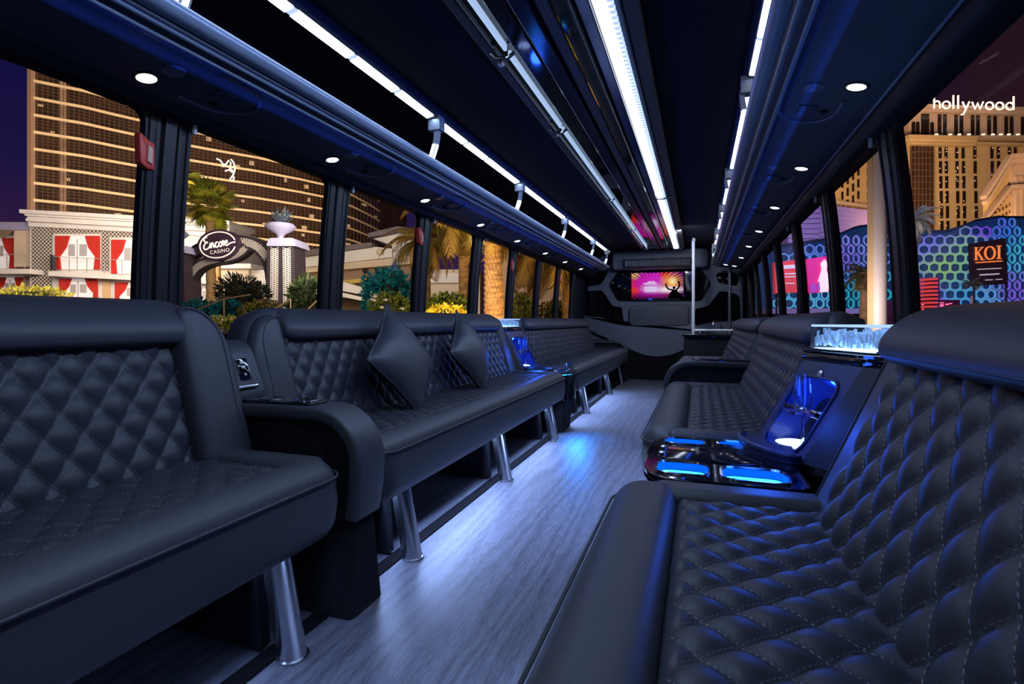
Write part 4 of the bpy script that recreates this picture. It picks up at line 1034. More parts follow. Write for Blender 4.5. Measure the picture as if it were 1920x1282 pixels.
bar_console(-1, 4.14, 4.48, 0.43, 'far left bar console with blue alcove between the benches', [(0.985, 4.60), (0.985, 4.17), (1.07, 4.12), (1.13, 4.16), (1.13, 4.62)], 0.840,
            [(0.42, 'champagne flute in the far left blue alcove, nearer the camera'), (0.68, 'champagne flute in the far left blue alcove, farther from the camera')], 'low clear ice bin glowing on the far left bar console', 0.072, 1.6)
# small shiny caddy with a glass cup on the far left console edge
q = MB(); q.lathe((-0.50, 4.40, 0.488), [(0.035, 0), (0.038, 0.004), (0.036, 0.055), (0.033, 0.055), (0.032, 0.006), (0, 0.006)], 18)
tag(q.build('tumbler', CHROME), 'small chrome tumbler on the aisle edge of the far left bar console', 'cup')
# ================================================================== THE STREET OUTSIDE (real distances, d in metres along the view)
GZ = -0.9                                    # street level
def dn(d): return YV + (EYE.z - GZ) / d * FPX # image row of the street at the depth d, used to take walls down to the ground
tag(MB().box(-260, -120, GZ - 0.2, 260, 420, GZ).build('ground', mat('dark_asphalt', (0.03, 0.03, 0.032), 0.8, var=0.3, vscale=2), smooth=0), kind='structure')
def ebox(mb, x0, y0, x1, y1, d, t=0.3, sl=0.0):
    """upright box parallel to the picture: measured corners at its front depth d, thickness t behind; sl drops the right end (in px per px)"""
    p = [at(x0, y1, d), at(x1, y1 + sl * (x1 - x0), d), at(x1, y0 + sl * (x1 - x0), d), at(x0, y0, d)]
    b = FWD * t
    return mb.hexa([p[0], p[1], p[1] + b, p[0] + b, p[3], p[2], p[2] + b, p[3] + b])
def ereg(mb, pts, d, t=0.2, dz=0.0):
    """plate of any outline, seen from the bus"""
    loop = [at(x, y, d) for x, y in pts]
    return mb.loft([loop, [p + FWD * t for p in loop]])
def eroot(name, x, d, label, cat, group=None):
    p = at(x, YV, d); p.z = GZ
    return thing(name, p, label, cat, group)
def P2(x, y, d, h): return at(x, y, d) - FWD * h

BRONZE = mat('bronze_glass', (0.030, 0.017, 0.013), 0.25, spec=0.6, var=0.5, vscale=0.12)
BAND = mat('gold_band', (0.78, 0.62, 0.42), 0.5, var=0.1, vscale=0.3)
MULL = mat('bronze_mullion', (0.115, 0.072, 0.050), 0.5)
STUCCO = mat('white_stucco', (0.72, 0.68, 0.66), 0.7, var=0.06, vscale=1.0)
CREAM = mat('cream_stucco', (0.62, 0.50, 0.38), 0.7, var=0.08, vscale=0.7)
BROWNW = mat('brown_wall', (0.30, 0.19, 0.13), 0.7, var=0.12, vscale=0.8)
CURT = mat('red_curtain', (0.55, 0.03, 0.02), 0.6, var=0.25, vscale=3, stretch=(6, 6, 1))
SHEER = mat('white_sheer', (0.8, 0.78, 0.80), 0.6, emit=(1.0, 0.92, 0.88), estr=0.25, var=0.05)
DARKIRON = mat('dark_iron', (0.030, 0.022, 0.030), 0.5, var=0.15)
LATT = mat('white_lattice', (0.72, 0.66, 0.60), 0.6)
LITWIN = mat('lit_room_window', (0.8, 0.6, 0.4), 0.5, emit=(1.0, 0.70, 0.42), estr=0.55)

# ---- bronze curved hotel tower, west side
TX = [(56, 125), (160, 131), (256, 139), (350, 147), (480, 158), (560, 167), (615, 175), (660, 188), (692, 203), (712, 216)]
def tower_d(x):
    for (a, da), (b, db) in zip(TX[:-1], TX[1:]):
        if x <= b: return da + (db - da) * max(0, (x - a)) / (b - a)
    return TX[-1][1]
tw = eroot('hotel_tower', 380, 150, 'tall curved bronze glass hotel tower with gold floor bands', 'building')
ZTOP, FH = 84.0, 4.0
def tp(x, z, h=0.0):
    d = tower_d(x); p = at(x, YV, d) - FWD * h; p.z = z; return p
xs_t = [56 + (712 - 56) * k / 40 for k in range(41)]
q = MB(); q.grid(lambda u, v: tp(56 + 656 * u, GZ + (ZTOP - GZ) * v), 40, 1)
back = [tp(712, z) + FWD * 25 + RGT * 6 for z in (GZ, ZTOP)]
q.add([tp(712, GZ), tp(712, ZTOP), back[1], back[0]], [(0, 1, 2, 3)])
b2 = [tp(56, z) + FWD * 25 for z in (GZ, ZTOP)]
q.add([tp(56, GZ), tp(56, ZTOP), b2[1], b2[0]], [(0, 1, 2, 3)])
q.add([back[0], back[1], b2[1], b2[0]], [(0, 1, 2, 3)])
q.build('glass_wall', BRONZE, tw, smooth=30)
nfl = int(ZTOP / FH)
def band(z0, z1, h):
    m_ = MB(); m_.loft([[tp(x, z0, 0), tp(x, z0, h), tp(x, z1, h), tp(x, z1, 0)] for x in xs_t]); return m_
for k in range(5, nfl):
    z = k * FH + 0.9
    band(z, z + 0.62, 0.5).build('floor_band', BAND, tw, smooth=30)
q = MB()
for k in range(5, nfl):
    z = k * FH + 0.9
    for dz in (1.7, 2.5, 3.2):
        q.loft([[tp(x, z + dz, 0), tp(x, z + dz, 0.2), tp(x, z + dz + 0.08, 0.2), tp(x, z + dz + 0.08, 0)] for x in xs_t[::2]])
x = 60.0
while x < 710:
    d = tower_d(x); wpx = 0.10 / d * FPX
    a, b = tp(x, 18, 0.15), tp(x, ZTOP, 0.15)
    q.add([a, a + RGT * 0.09, b + RGT * 0.09, b, a + FWD * 0.2, a + RGT * 0.09 + FWD * 0.2, b + RGT * 0.09 + FWD * 0.2, b + FWD * 0.2], [(0, 1, 2, 3), (0, 4, 7, 3), (1, 5, 6, 2)])
    x += 1.25 / d * FPX
tag(q.build('mullion', MULL, tw, smooth=0), kind='stuff')
q = MB(); ds = tower_d(56)
q.obox(tp(55, GZ, 0.6), RGT * 0.9, FWD * 1.5, UP * (ZTOP - GZ)); q.build('corner_trim', mat('rose_bronze_trim', (0.36, 0.25, 0.21), 0.5), tw, smooth=0)
q = MB(); r9 = random.Random(3)
for k in range(70):
    x = 62 + 640 * r9.random(); fl = r9.randint(6, nfl - 2); z = fl * FH + 0.9 + r9.choice((0.75, 1.8, 2.6)); w_ = r9.choice((0.7, 1.1, 1.2)); d = tower_d(x)
    a = tp(x, z, 0.05); q.obox(a, RGT * w_ + FWD * (tower_d(x + w_ / d * FPX) - d), FWD * 0.04, UP * r9.choice((0.5, 0.8, 1.2)))
tag(q.build('lit_window', mat('dim_room_light', (0.4, 0.3, 0.22), 0.5, emit=(1.0, 0.72, 0.50), estr=0.09), tw, smooth=0), kind='stuff')
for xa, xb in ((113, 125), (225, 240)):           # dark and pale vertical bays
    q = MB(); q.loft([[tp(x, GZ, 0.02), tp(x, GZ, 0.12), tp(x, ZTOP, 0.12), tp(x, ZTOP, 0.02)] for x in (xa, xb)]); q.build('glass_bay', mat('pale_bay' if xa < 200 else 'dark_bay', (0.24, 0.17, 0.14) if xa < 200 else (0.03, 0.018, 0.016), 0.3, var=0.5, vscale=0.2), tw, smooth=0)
# loose handwriting sign high on the tower
q = MB()
for pts in ([(409, 299), (416, 302), (421, 309), (426, 313)], [(420, 314), (428, 308), (432, 302), (436, 307), (434, 317), (440, 322)], [(436, 300), (441, 306), (444, 318), (440, 330), (434, 338), (440, 341), (442, 333)], [(425, 322), (433, 320), (441, 326)]):
    q.tube([tp(x, EYE.z + (YV - y) / FPX * tower_d(x), 0.9) for x, y in pts], 0.22, 6)
q.build('script_sign', mat('pale_neon', (0.9, 0.85, 0.8), 0.5, emit=(1.0, 0.86, 0.76), estr=0.8), tw)

# ---- white villa with red curtains
dV = 48.0
vl = eroot('villa', 180, dV, 'white two-storey villa with red curtains and lattice panels', 'building')
gy = dn(dV)
q = MB(); ebox(q, 56, 425, 420, gy, dV, 8); q.build('wall', STUCCO, vl, smooth=0)
q = MB(); ebox(q, -60, 436, 57, gy, dV + 1.5, 6); q.build('wall', mat('pinkish_stucco', (0.58, 0.46, 0.42), 0.7, var=0.08, vscale=1), vl, smooth=0)
for (x0, y0, x1, y1, out) in ((36, 392, 430, 399, 1.6), (46, 399, 430, 404, 1.2), (51, 404, 430, 410, 0.8), (48, 409, 430, 414, 1.1), (53, 414, 430, 424, 0.5)):
    q = MB(); ebox(q, x0, y0, x1, y1, dV - out, out + 3, 0.055); q.build('cornice', STUCCO, vl, smooth=0)
q = MB(); ebox(q, -60, 416, 56, 431, dV + 0.2, 4); q.build('cornice', mat('lilac_fascia', (0.34, 0.32, 0.5), 0.6), vl, smooth=0)
q = MB(); ebox(q, 26, 420, 56, 500, dV + 0.5, 2); q.build('pilaster', CREAM, vl, smooth=0)
q = MB()
for k in range(9):
    x = -20 + k * 5.3; a = at(x, 431, dV); b = at(x + 2.2, 431, dV); q.add([a, b, b - FWD * 0.9 - UP * 0.85, a - FWD * 0.9 - UP * 0.85], [(0, 1, 2, 3)])
q.m = 1
for k in range(9):
    x = -20 + k * 5.3 + 2.2; a = at(x, 431, dV); b = at(x + 3.1, 431, dV); q.add([a, b, b - FWD * 0.9 - UP * 0.85, a - FWD * 0.9 - UP * 0.85], [(0, 1, 2, 3)])
q.build('awning', [mat('awning_gold', (0.5, 0.38, 0.2), 0.7), mat('awning_brown', (0.2, 0.13, 0.08), 0.7)], vl, smooth=0)
def lattice(x0, y0, x1, y1, d, name='lattice_panel', st=5.0, parent=vl):
    q = MB(); ebox(q, x0, y0, x1, y1, d - 0.06, 0.05); q.build('dark_backing', DARKIRON if parent is not vl else mat('lattice_backing', (0.07, 0.05, 0.05), 0.8), parent, smooth=0)  # dark sheet behind the lattice, one even colour
    q = MB(); w_ = 0.34 * st
    for sg in (1, -1):
        c = (x0 - y1) if sg == 1 else (x0 + y0)
        e = (x1 - y0) if sg == 1 else (x1 + y1)
        while c < e:
            # the line x - sg*y = c clipped to the rectangle
            pts = []
            ya, yb = y0, y1
            xa_, xb_ = c + sg * ya, c + sg * yb
            def cl(x, y): return x, y
            lo, hi = (ya, yb)
            if sg == 1:
                lo = max(ya, x0 - c); hi = min(yb, x1 - c)
            else:
                lo = max(ya, c - x1); hi = min(yb, c - x0)
            if hi - lo > 1:
                a = at(c + sg * lo, lo, d - 0.12 - 0.03 * sg); b = at(c + sg * hi, hi, d - 0.12 - 0.03 * sg)
                n_ = RGT * (w_ / FPX * d * 0.5)
                q.add([a - n_, a + n_, b + n_, b - n_], [(0, 1, 2, 3)])
            c += st * 1.42
    q.build(name, LATT, parent, smooth=0)
lattice(59, 424, 97, 545, dV)
lattice(98, 427, 190, 441, dV)
lattice(190, 430, 204, 508, dV)
lattice(204, 432, 262, 446, dV)
def curtains(x0, y0, x1, y1, d, nm='curtained_window', w=None, open_=0.33):
    q = MB(); ebox(q, x0 - 3, y0 - 4, x1 + 3, y1 + 1, d - 0.12, 0.1); f = q.build(nm, STUCCO, vl, smooth=0)
    q = MB(); ebox(q, x0, y0, x1, y1, d - 0.2, 0.04); q.build('lit_sheer', SHEER, f, smooth=0)
    W_ = x1 - x0; H_ = y1 - y0
    for sg in (0, 1):
        fl = lambda x: x if sg == 0 else x0 + x1 - x
        pts = [(x0, y0), (x0 + W_ * open_, y0), (x0 + W_ * open_ * 0.75, y0 + H_ * 0.35), (x0 + W_ * 0.10, y0 + H_ * 0.62), (x0 + W_ * 0.13, y1), (x0, y1)]
        q = MB(); ereg(q, [(fl(a), b) for a, b in pts], d - 0.35, 0.1); q.build('curtain', CURT, f, smooth=0)
    q = MB()
    ebox(q, x0 + W_ * 0.5 - 0.7, y0 + H_ * 0.1, x0 + W_ * 0.5 + 0.7, y1, d - 0.26, 0.05)
    for a, b in ((0.30, 0.45), (0.55, 0.72)): ebox(q, x0 + W_ * a, y0 + H_ * 0.25, x0 + W_ * b, y0 + H_ * 0.6, d - 0.24, 0.03)
    q.build('glazing_bar', mat('grey_glazing', (0.45, 0.43, 0.45), 0.6), f, smooth=0)
curtains(103, 442, 186, 505, dV)
curtains(208, 449, 291, 513, dV)
curtains(-42, 446, 25, 503, dV + 1.5)
curtains(310, 455, 400, 522, dV)
curtains(110, 522, 182, 566, dV)
curtains(215, 529, 290, 572, dV)
curtains(-5, 520, 42, 562, dV + 1.5)
curtains(355, 535, 400, 575, dV)
q = MB(); ebox(q, 192, 528, 206, 566, dV - 0.15, 0.1); q.build('niche', mat('amber_niche', (0.7, 0.45, 0.25), 0.6), vl, smooth=0)
for (a, b, yy, sl) in ((90, 430, 508, 0.05), (-60, 55, 504, 0.0)):
    q = MB(); ebox(q, a, yy, b, yy + 9, dV - 1.5, 1.6, sl); q.build('balcony_slab', STUCCO, vl, smooth=0)
    q = MB(); ebox(q, a + 5, yy - 28, b, yy - 27, dV - 1.3, 0.06, sl)
    x = a + 6
    while x < b: ebox(q, x, yy - 28 + (x - a) * sl, x + 0.8, yy + 1 + (x - a) * sl, dV - 1.3, 0.05); x += 33
    q.build('balcony_rail', mat('pale_rail', (0.5, 0.48, 0.45), 0.4, metal=0.4), vl, smooth=0)
q = MB(); ebox(q, 94, 478, 98, 506, dV - 1.4, 0.4); q.build('balcony_post', DARKIRON, vl, smooth=0)

# ---- palms and leafy plants
def leaf_mat(name, a, b, sc=3.0):
    if name in MATS: return MATS[name]
    m = mat(name, a, 0.55, spec=0.3)
    t = m.node_tree; bs = t.nodes['Principled BSDF']
    co = t.nodes.new('ShaderNodeTexCoord'); n = t.nodes.new('ShaderNodeTexNoise'); n.inputs['Scale'].default_value = sc; n.inputs['Detail'].default_value = 4
    r = t.nodes.new('ShaderNodeValToRGB'); r.color_ramp.elements[0].position = 0.35; r.color_ramp.elements[1].position = 0.65
    r.color_ramp.elements[0].color = (*a, 1); r.color_ramp.elements[1].color = (*b, 1)
    t.links.new(co.outputs['Object'], n.inputs['Vector']); t.links.new(n.outputs[0], r.inputs[0]); t.links.new(r.outputs[0], bs.inputs['Base Color'])
    return m
GREENF = leaf_mat('fan_palm_green', (0.05, 0.09, 0.01), (0.30, 0.28, 0.03), 1.2)
GOLDF = leaf_mat('golden_frond', (0.22, 0.12, 0.02), (0.75, 0.48, 0.10), 1.6)
DUSKF = leaf_mat('dusky_frond', (0.02, 0.03, 0.03), (0.14, 0.15, 0.07), 1.5)
BARKG = mat('golden_palm_bark', (0.50, 0.30, 0.12), 0.8, var=0.45, vscale=5, stretch=(1, 1, 3))
BARK = mat('brown_palm_bark', (0.22, 0.13, 0.07), 0.85, var=0.4, vscale=5, stretch=(1, 1, 4))
def frond_mesh(L, droop, n, lw, m, name='frond', spread=0.5):
    """a feather leaf along +X, drooping; returns its mesh data"""
    q = MB(); pts = []
    for k in range(13):
        s_ = k / 12; pts.append(Vector((L * (s_ - 0.30 * droop * s_ ** 3), 0, L * (0.30 * s_ - droop * 0.95 * s_ ** 2))))
    q.tube(pts, [0.022 * L / 2 * (1 - 0.8 * k / 12) for k in range(13)], 5)
    rr = random.Random(n)
    for k in range(n):
        s_ = 0.12 + 0.88 * k / n
        i = min(11, int(s_ * 12)); f = s_ * 12 - i
        p = pts[i].lerp(pts[i + 1], f); t = (pts[i + 1] - pts[i]).normalized()
        ll = L * 0.34 * math.sin(PI * min(1, 0.15 + s_ * 0.85)) ** 0.6 + 0.02
        for sg in (1, -1):
            e = p + t * ll * 0.55 + Vector((0, sg * ll * spread, -ll * (0.35 + 0.3 * rr.random())))
            w_ = t * lw
            q.add([p - w_, p + w_, p.lerp(e, 0.5) + w_ * 1.1, e, p.lerp(e, 0.5) - w_ * 1.1], [(0, 1, 2, 3, 4)])
    me = bpy.data.meshes.new(name); me.from_pydata([tuple(v) for v in q.v], [], q.f); me.materials.append(m); me.update()
    return me
def fan_mesh(L, m, name='fan_leaf', n=17):
    q = MB()
    q.tube([(0, 0, 0), (L * 0.45, 0, L * 0.03)], 0.02, 5)
    for k in range(n):
        a = math.radians(-105 + 210 * k / (n - 1)); r = L * 0.60 * (0.8 + 0.2 * math.cos(a))
        c = Vector((L * 0.42, 0, L * 0.03)); e = c + Vector((math.cos(a) * r, math.sin(a) * r, -0.22 * r - 0.1 * r * abs(math.sin(a))))
        nn = Vector((-math.sin(a), math.cos(a), 0)) * r * 0.10
        q.add([c, c.lerp(e, 0.6) - nn + Vector((0, 0, 0.02)), e, c.lerp(e, 0.6) + nn + Vector((0, 0, -0.02))], [(0, 1, 2, 3)])
    me = bpy.data.meshes.new(name); me.from_pydata([tuple(v) for v in q.v], [], q.f); me.materials.append(m); me.update()
    return me
def crown(root, c, meshes, n, elev, seed, name, scale=1.0):
    rr = random.Random(seed)
    for k in range(n):
        o = bpy.data.objects.new(name, meshes[k % len(meshes)]); COL.objects.link(o); o.parent = root
        o.location = Vector(c) - ORG[root.name]
        el = math.radians(elev[0] + (elev[1] - elev[0]) * ((k + 0.5) / n)); az = k * 2.399963 + rr.random() * 0.4
        o.rotation_euler = (rr.uniform(-0.2, 0.2), -el, az)
        sc = scale * rr.uniform(0.85, 1.1); o.scale = (sc, sc, sc)
def trunk(root, x0, y0, x1, y1, r0, r1, d, m, rings=26, name='trunk', knobs=0.10):
    a, b = at(x0, y0, d), at(x1, y1, d); q = MB()
    pts = [a.lerp(b, k / rings) for k in range(rings + 1)]
    rs = [(r0 + (r1 - r0) * k / rings) * (1 + knobs * (k % 2)) for k in range(rings + 1)]
    q.tube(pts, rs, 12); return q.build(name, m, root, smooth=30)
def scales(root, x0, y0, x1, y1, r0, r1, d, m, n, per=14, name='leaf_scar'):
    """old leaf bases round the trunk"""
    a, b = at(x0, y0, d), at(x1, y1, d); ax = (b - a); q = MB()
    H_ = ax.length; ax.normalize(); u = ax.orthogonal().normalized(); w_ = ax.cross(u)
    for k in range(n):
        f = k / n; c = a + ax * (H_ * f); r = r0 + (r1 - r0) * f
        for j in range(per):
            an = 2 * PI * (j + 0.5 * (k % 2)) / per; di = u * math.cos(an) + w_ * math.sin(an); ta = ax.cross(di)
            hh = H_ / n * 1.1; ww = 2 * PI * r / per * 0.46
            p = c + di * r
            q.add([p - ta * ww, p + ta * ww, p + ax * hh * 0.55 + ta * ww * 0.4 + di * r * 0.13, p + ax * hh * 0.55 - ta * ww * 0.4 + di * r * 0.13, p + ax * hh, ], [(0, 1, 2, 3), (3, 2, 4), (1, 4, 2), (0, 3, 4)])
    tag(q.build(name, m, root, smooth=0), kind='stuff')

# fan palm behind the gate
dP = 37.0
pm = eroot('fan_palm', 395, dP, 'green and yellow fan palm standing behind the arched gate', 'palm tree')
trunk(pm, 398, dn(dP), 393, 388, 0.34, 0.26, dP, BARK)
fm = [fan_mesh(2.2, GREENF), fan_mesh(1.9, leaf_mat('fan_palm_dry', (0.16, 0.14, 0.01), (0.45, 0.36, 0.05), 1.2))]
crown(pm, at(394, 386, dP), fm, 34, (75, -62), 4, 'fan_leaf', 0.92)
p2_ = eroot('fan_palm', 338, 40, 'fan palm half hidden by the first left window post', 'palm tree')
trunk(p2_, 349, dn(40), 336, 352, 0.18, 0.15, 40, BARK)
crown(p2_, at(334, 345, 40), fm, 26, (75, -55), 9, 'fan_leaf', 0.85)
p3_ = eroot('palm_stump', 410, 41, 'bare golden palm trunk seen through the gate', 'palm trunk')
trunk(p3_, 411, dn(41), 408, 470, 0.22, 0.2, 41, BARKG)

# low cream pavilion behind the gate
pv = eroot('pavilion', 460, 44, 'low cream box pavilion seen through the gate', 'building')
q = MB(); ebox(q, 412, 502, 466, dn(44), 44, 6); q.build('front_wall', CREAM, pv, smooth=0)
q = MB(); ebox(q, 466, 506, 516, dn(44), 44.5, 6); q.build('side_wall', STUCCO, pv, smooth=0)
q = MB(); ebox(q, 408, 494, 470, 503, 43.6, 6.6); q.build('parapet', STUCCO, pv, smooth=0)

# ---- arched gate with the oval sign
dG = 30.0
gt = eroot('arched_gate', 430, dG, 'dark arched gateway with white lattice inlays and an oval sign', 'gate')
def ribbon(name, path, hw, d, t, m, par=gt, inset=None):
    """flat curved band: path in measured points, half width hw (px)"""
    n = len(path); Lp = []; Rp = []
    for i in range(n):
        a = Vector(path[max(0, i - 1)]); b = Vector(path[min(n - 1, i + 1)]); tt = (b - a).normalized(); nn = Vector((tt.y, -tt.x))
        w_ = hw[i] if isinstance(hw, (list, tuple)) else hw
        Lp.append(Vector(path[i]) + nn * w_); Rp.append(Vector(path[i]) - nn * w_)
    q = MB()
    q.loft([[at(*l, d), at(*r, d), at(*r, d) + FWD * t, at(*l, d) + FWD * t] for l, r in zip(Lp, Rp)])
    return q.build(name, m, par, smooth=40)
def smoothp(pts, n=4):
    out = []
    for i in range(len(pts) - 1):
        p0 = Vector(pts[max(0, i - 1)]); p1 = Vector(pts[i]); p2 = Vector(pts[i + 1]); p3 = Vector(pts[min(len(pts) - 1, i + 2)])
        for k in range(n):
            t = k / n
            out.append(tuple(0.5 * ((2 * p1) + (p2 - p0) * t + (2 * p0 - 5 * p1 + 4 * p2 - p3) * t * t + (3 * p1 - p0 - 3 * p2 + p3) * t ** 3)))
    out.append(tuple(pts[-1])); return out
outer = smoothp([(334, 655), (333, 540), (340, 505), (356, 480), (380, 464), (410, 455), (440, 452), (468, 456), (490, 470), (506, 500), (512, 560), (513, 655)])
inner = smoothp([(349, 655), (348, 560), (352, 528), (364, 506), (382, 493), (402, 487), (424, 484), (446, 476), (462, 463)])
ribbon('arch_band', outer, 12, dG, 0.8, DARKIRON)
ribbon('arch_band', inner, 9.5, dG - 0.15, 0.6, DARKIRON)
def checker(path, hw, d, st, name='lattice_inlay'):
    """white lattice strips set into a dark band"""
    q = MB(); n = len(path); acc = 0; res_ = []
    for i in range(n - 1):
        a, b = Vector(path[i]), Vector(path[i + 1]); L_ = (b - a).length; tt = (b - a) / max(L_, 1e-6); nn = Vector((tt.y, -tt.x)); s_ = st - acc if acc else 0
        while s_ < L_:
            c = a + tt * s_
            for sg in (1, -1):
                p, r = c - nn * hw - tt * st * sg * 0.9, c + nn * hw + tt * st * sg * 0.9
                v = tt * st * 0.24
                q.add([at(*(p - v), d), at(*(p + v), d), at(*(r + v), d), at(*(r - v), d)], [(0, 1, 2, 3)])
            s_ += st
        acc = (acc + L_) % st
    q.build(name, mat('pale_lattice', (0.62, 0.58, 0.55), 0.6), gt, smooth=0)
checker(outer[10:22], 6.5, dG - 0.03, 4.2)
checker(outer[26:35], 7.0, dG - 0.03, 4.2)
checker(inner[2:22], 6.0, dG - 0.18, 3.6)
checker(inner[24:32], 5.5, dG - 0.18, 3.6)
def pier(xc, ytop, wt_, wb_, lab):
    q = MB()
    yb_ = dn(dG)
    f = [at(xc - wt_, ytop, dG - 1), at(xc + wt_, ytop, dG - 1), at(xc + wb_, yb_, dG - 1), at(xc - wb_, yb_, dG - 1)]
    q.loft([f, [p + FWD * 1.6 for p in f]]); pr = q.build('pier', DARKIRON, gt, smooth=0)
    for sx in (-0.45, 0.45):
        q = MB(); st = 4.0; hw = wt_ * 0.30; y = ytop + 6
        while y < 590:
            c = xc + sx * (wt_ + (wb_ - wt_) * (y - ytop) / (yb_ - ytop))
            for sg in (1, -1):
                q.add([at(c - hw, y - sg * 3 - 0.8, dG - 1.04), at(c - hw, y - sg * 3 + 0.8, dG - 1.04), at(c + hw, y + sg * 3 + 0.8, dG - 1.04), at(c + hw, y + sg * 3 - 0.8, dG - 1.04)], [(0, 1, 2, 3)])
            y += st
        q.build('lattice_inlay', mat('pale_lattice', (0.62, 0.58, 0.55), 0.6), pr, smooth=0)  # plain off-white lattice strips
    pale = mat('lilac_stone', (0.32, 0.32, 0.48), 0.6, var=0.08)
    q = MB()
    for k, (w_, y0_, y1_) in enumerate(((wt_ + 1, 455, 461), (wt_ - 1, 449, 455), (wt_ - 5, 446, 449))):
        q.obox(at(xc - w_, y1_ + ytop - 461, dG - 1.2), RGT * (2 * w_ / FPX * dG), FWD * 2.0, UP * ((y1_ - y0_) / FPX * dG))
    q.build('pier_cap', pale, gt, smooth=0)
    o = at(xc, ytop - 13, dG - 0.3); k_ = dG / FPX
    q = MB(); q.lathe(o, [(7 * k_, 0), (5 * k_, 4 * k_), (9 * k_, 9 * k_), (22 * k_, 16 * k_), (28 * k_, 22 * k_), (26 * k_, 25 * k_), (23 * k_, 28 * k_), (18 * k_, 28 * k_), (0, 24 * k_)], 20); q.build('urn', pale, gt)
    q = MB(); r_ = random.Random(5)
    for k in range(46):
        az = r_.random() * 6.28; el = 0.35 + 1.1 * r_.random(); l = (26 + 10 * r_.random()) * k_
        b = o + UP * 27 * k_ + Vector((math.cos(az), math.sin(az), 0)) * 5 * k_; e = b + Vector((math.cos(az) * math.cos(el), math.sin(az) * math.cos(el), math.sin(el))) * l
        s_ = Vector((-math.sin(az), math.cos(az), 0)) * 2.2 * k_
        q.add([b - s_, b + s_, b.lerp(e, 0.5) + s_ * 1.3, e, b.lerp(e, 0.5) - s_ * 1.3], [(0, 1, 2, 3, 4)])
    q.build('agave', leaf_mat('blue_grey_leaf', (0.02, 0.04, 0.06), (0.10, 0.12, 0.16), 6), gt, smooth=0)
pier(526, 461, 25, 30, 'r')
pier(322, 474, 22, 26, 'l')
# oval sign
dS = dG - 0.45
ca, sa = math.cos(math.radians(-9)), math.sin(math.radians(-9))
def ov(u, v): return (408 + u * ca - v * sa, 459 + u * sa + v * ca)
def oval(rx, ry, n=40): return [ov(rx * math.cos(2 * PI * k / n), ry * math.sin(2 * PI * k / n)) for k in range(n)]
q = MB(); q.loft([[at(*p, dS) for p in oval(39, 29)], [at(*p, dS) + FWD * 0.5 for p in oval(39, 29)]]); sg_ = q.build('oval_sign', mat('aubergine_sign', (0.045, 0.022, 0.045), 0.5), gt, smooth=30)
signw = mat('sign_white', (0.85, 0.8, 0.75), 0.5, emit=(1.0, 0.90, 0.80), estr=0.55)
q = MB(); q.tube([at(*ov(33.5 * math.cos(a), 24 * math.sin(a)), dS - 0.03) for a in [math.radians(20 + 330 * k / 44) for k in range(45)]], 0.036, 6); q.build('oval_rim', signw, sg_)
def strokes(name, ls, f, d, r, m, par):
    q = MB()
    for s_ in ls:
        pp = smoothp(s_, 4) if len(s_) > 2 else s_
        q.tube([at(*f(*p), d) for p in pp], r, 6)
    return q.build(name, m, par)
enc = [[(-19, -14), (-23, -14), (-26, -10), (-23, -6.5), (-19, -6), (-25, -4), (-28.5, 1.5), (-26, 5.5), (-20, 4), (-16, 1)],           # E
       [(-16, 1), (-13.5, -4), (-14.5, 4.5), (-12, -1), (-9.5, -4), (-8.5, 0), (-8, 4), (-5, 2)],                                    # n
       [(1, -3.5), (-2.5, -3.5), (-5, 1), (-2.5, 4.5), (1.5, 2)],                                                                    # c
       [(6, -3.5), (3, -1), (3.2, 3.2), (6.2, 4), (8.6, 1), (7.8, -2.6), (6, -3.5), (9, -2)],                                         # o
       [(9, -2), (11.5, -4.5), (12.5, -3), (11.8, 4)], [(12.3, -1), (15, -4)],                                                       # r
       [(16, 0.5), (20, -1.5), (19.5, -4), (17, -3.5), (15.6, 0.5), (17, 4), (21, 3), (26, 1), (36, 0.5)]]                            # e and its tail
strokes('script_lettering', [[(a * 0.93, b * 1.15 - 1) for a, b in s_] for s_ in enc], ov, dS - 0.03, 0.040, signw, sg_)
def text(body, parent, mapx, size, m, name, ext=0.02, spacing=1.0, align='CENTER'):
    """raised lettering: mapx(a, b, h) maps the flat text to space, a across and b up"""
    cu = bpy.data.curves.new(name, 'FONT'); cu.body = body; cu.size = size; cu.align_x = align; cu.align_y = 'CENTER'; cu.extrude = ext; cu.space_character = spacing; cu.resolution_u = 3
    ob = bpy.data.objects.new(name + '_src', cu); COL.objects.link(ob)
    dg = bpy.context.evaluated_depsgraph_get(); me = bpy.data.meshes.new_from_object(ob.evaluated_get(dg))
    q = MB(); q.v = [Vector(mapx(v.co.x, v.co.y, v.co.z)) for v in me.vertices]; q.f = [list(p.vertices) for p in me.polygons]; q.fm = [0] * len(q.f)
    bpy.data.objects.remove(ob); bpy.data.meshes.remove(me)
    return q.build(name, m, parent, smooth=0)
text('CASINO', sg_, lambda a, b, h: at(*ov(a + 2, 12.5 - b), dS - 0.04 - h * 0.02), 9.5, signw, 'plain_lettering', 0.5, 1.12)

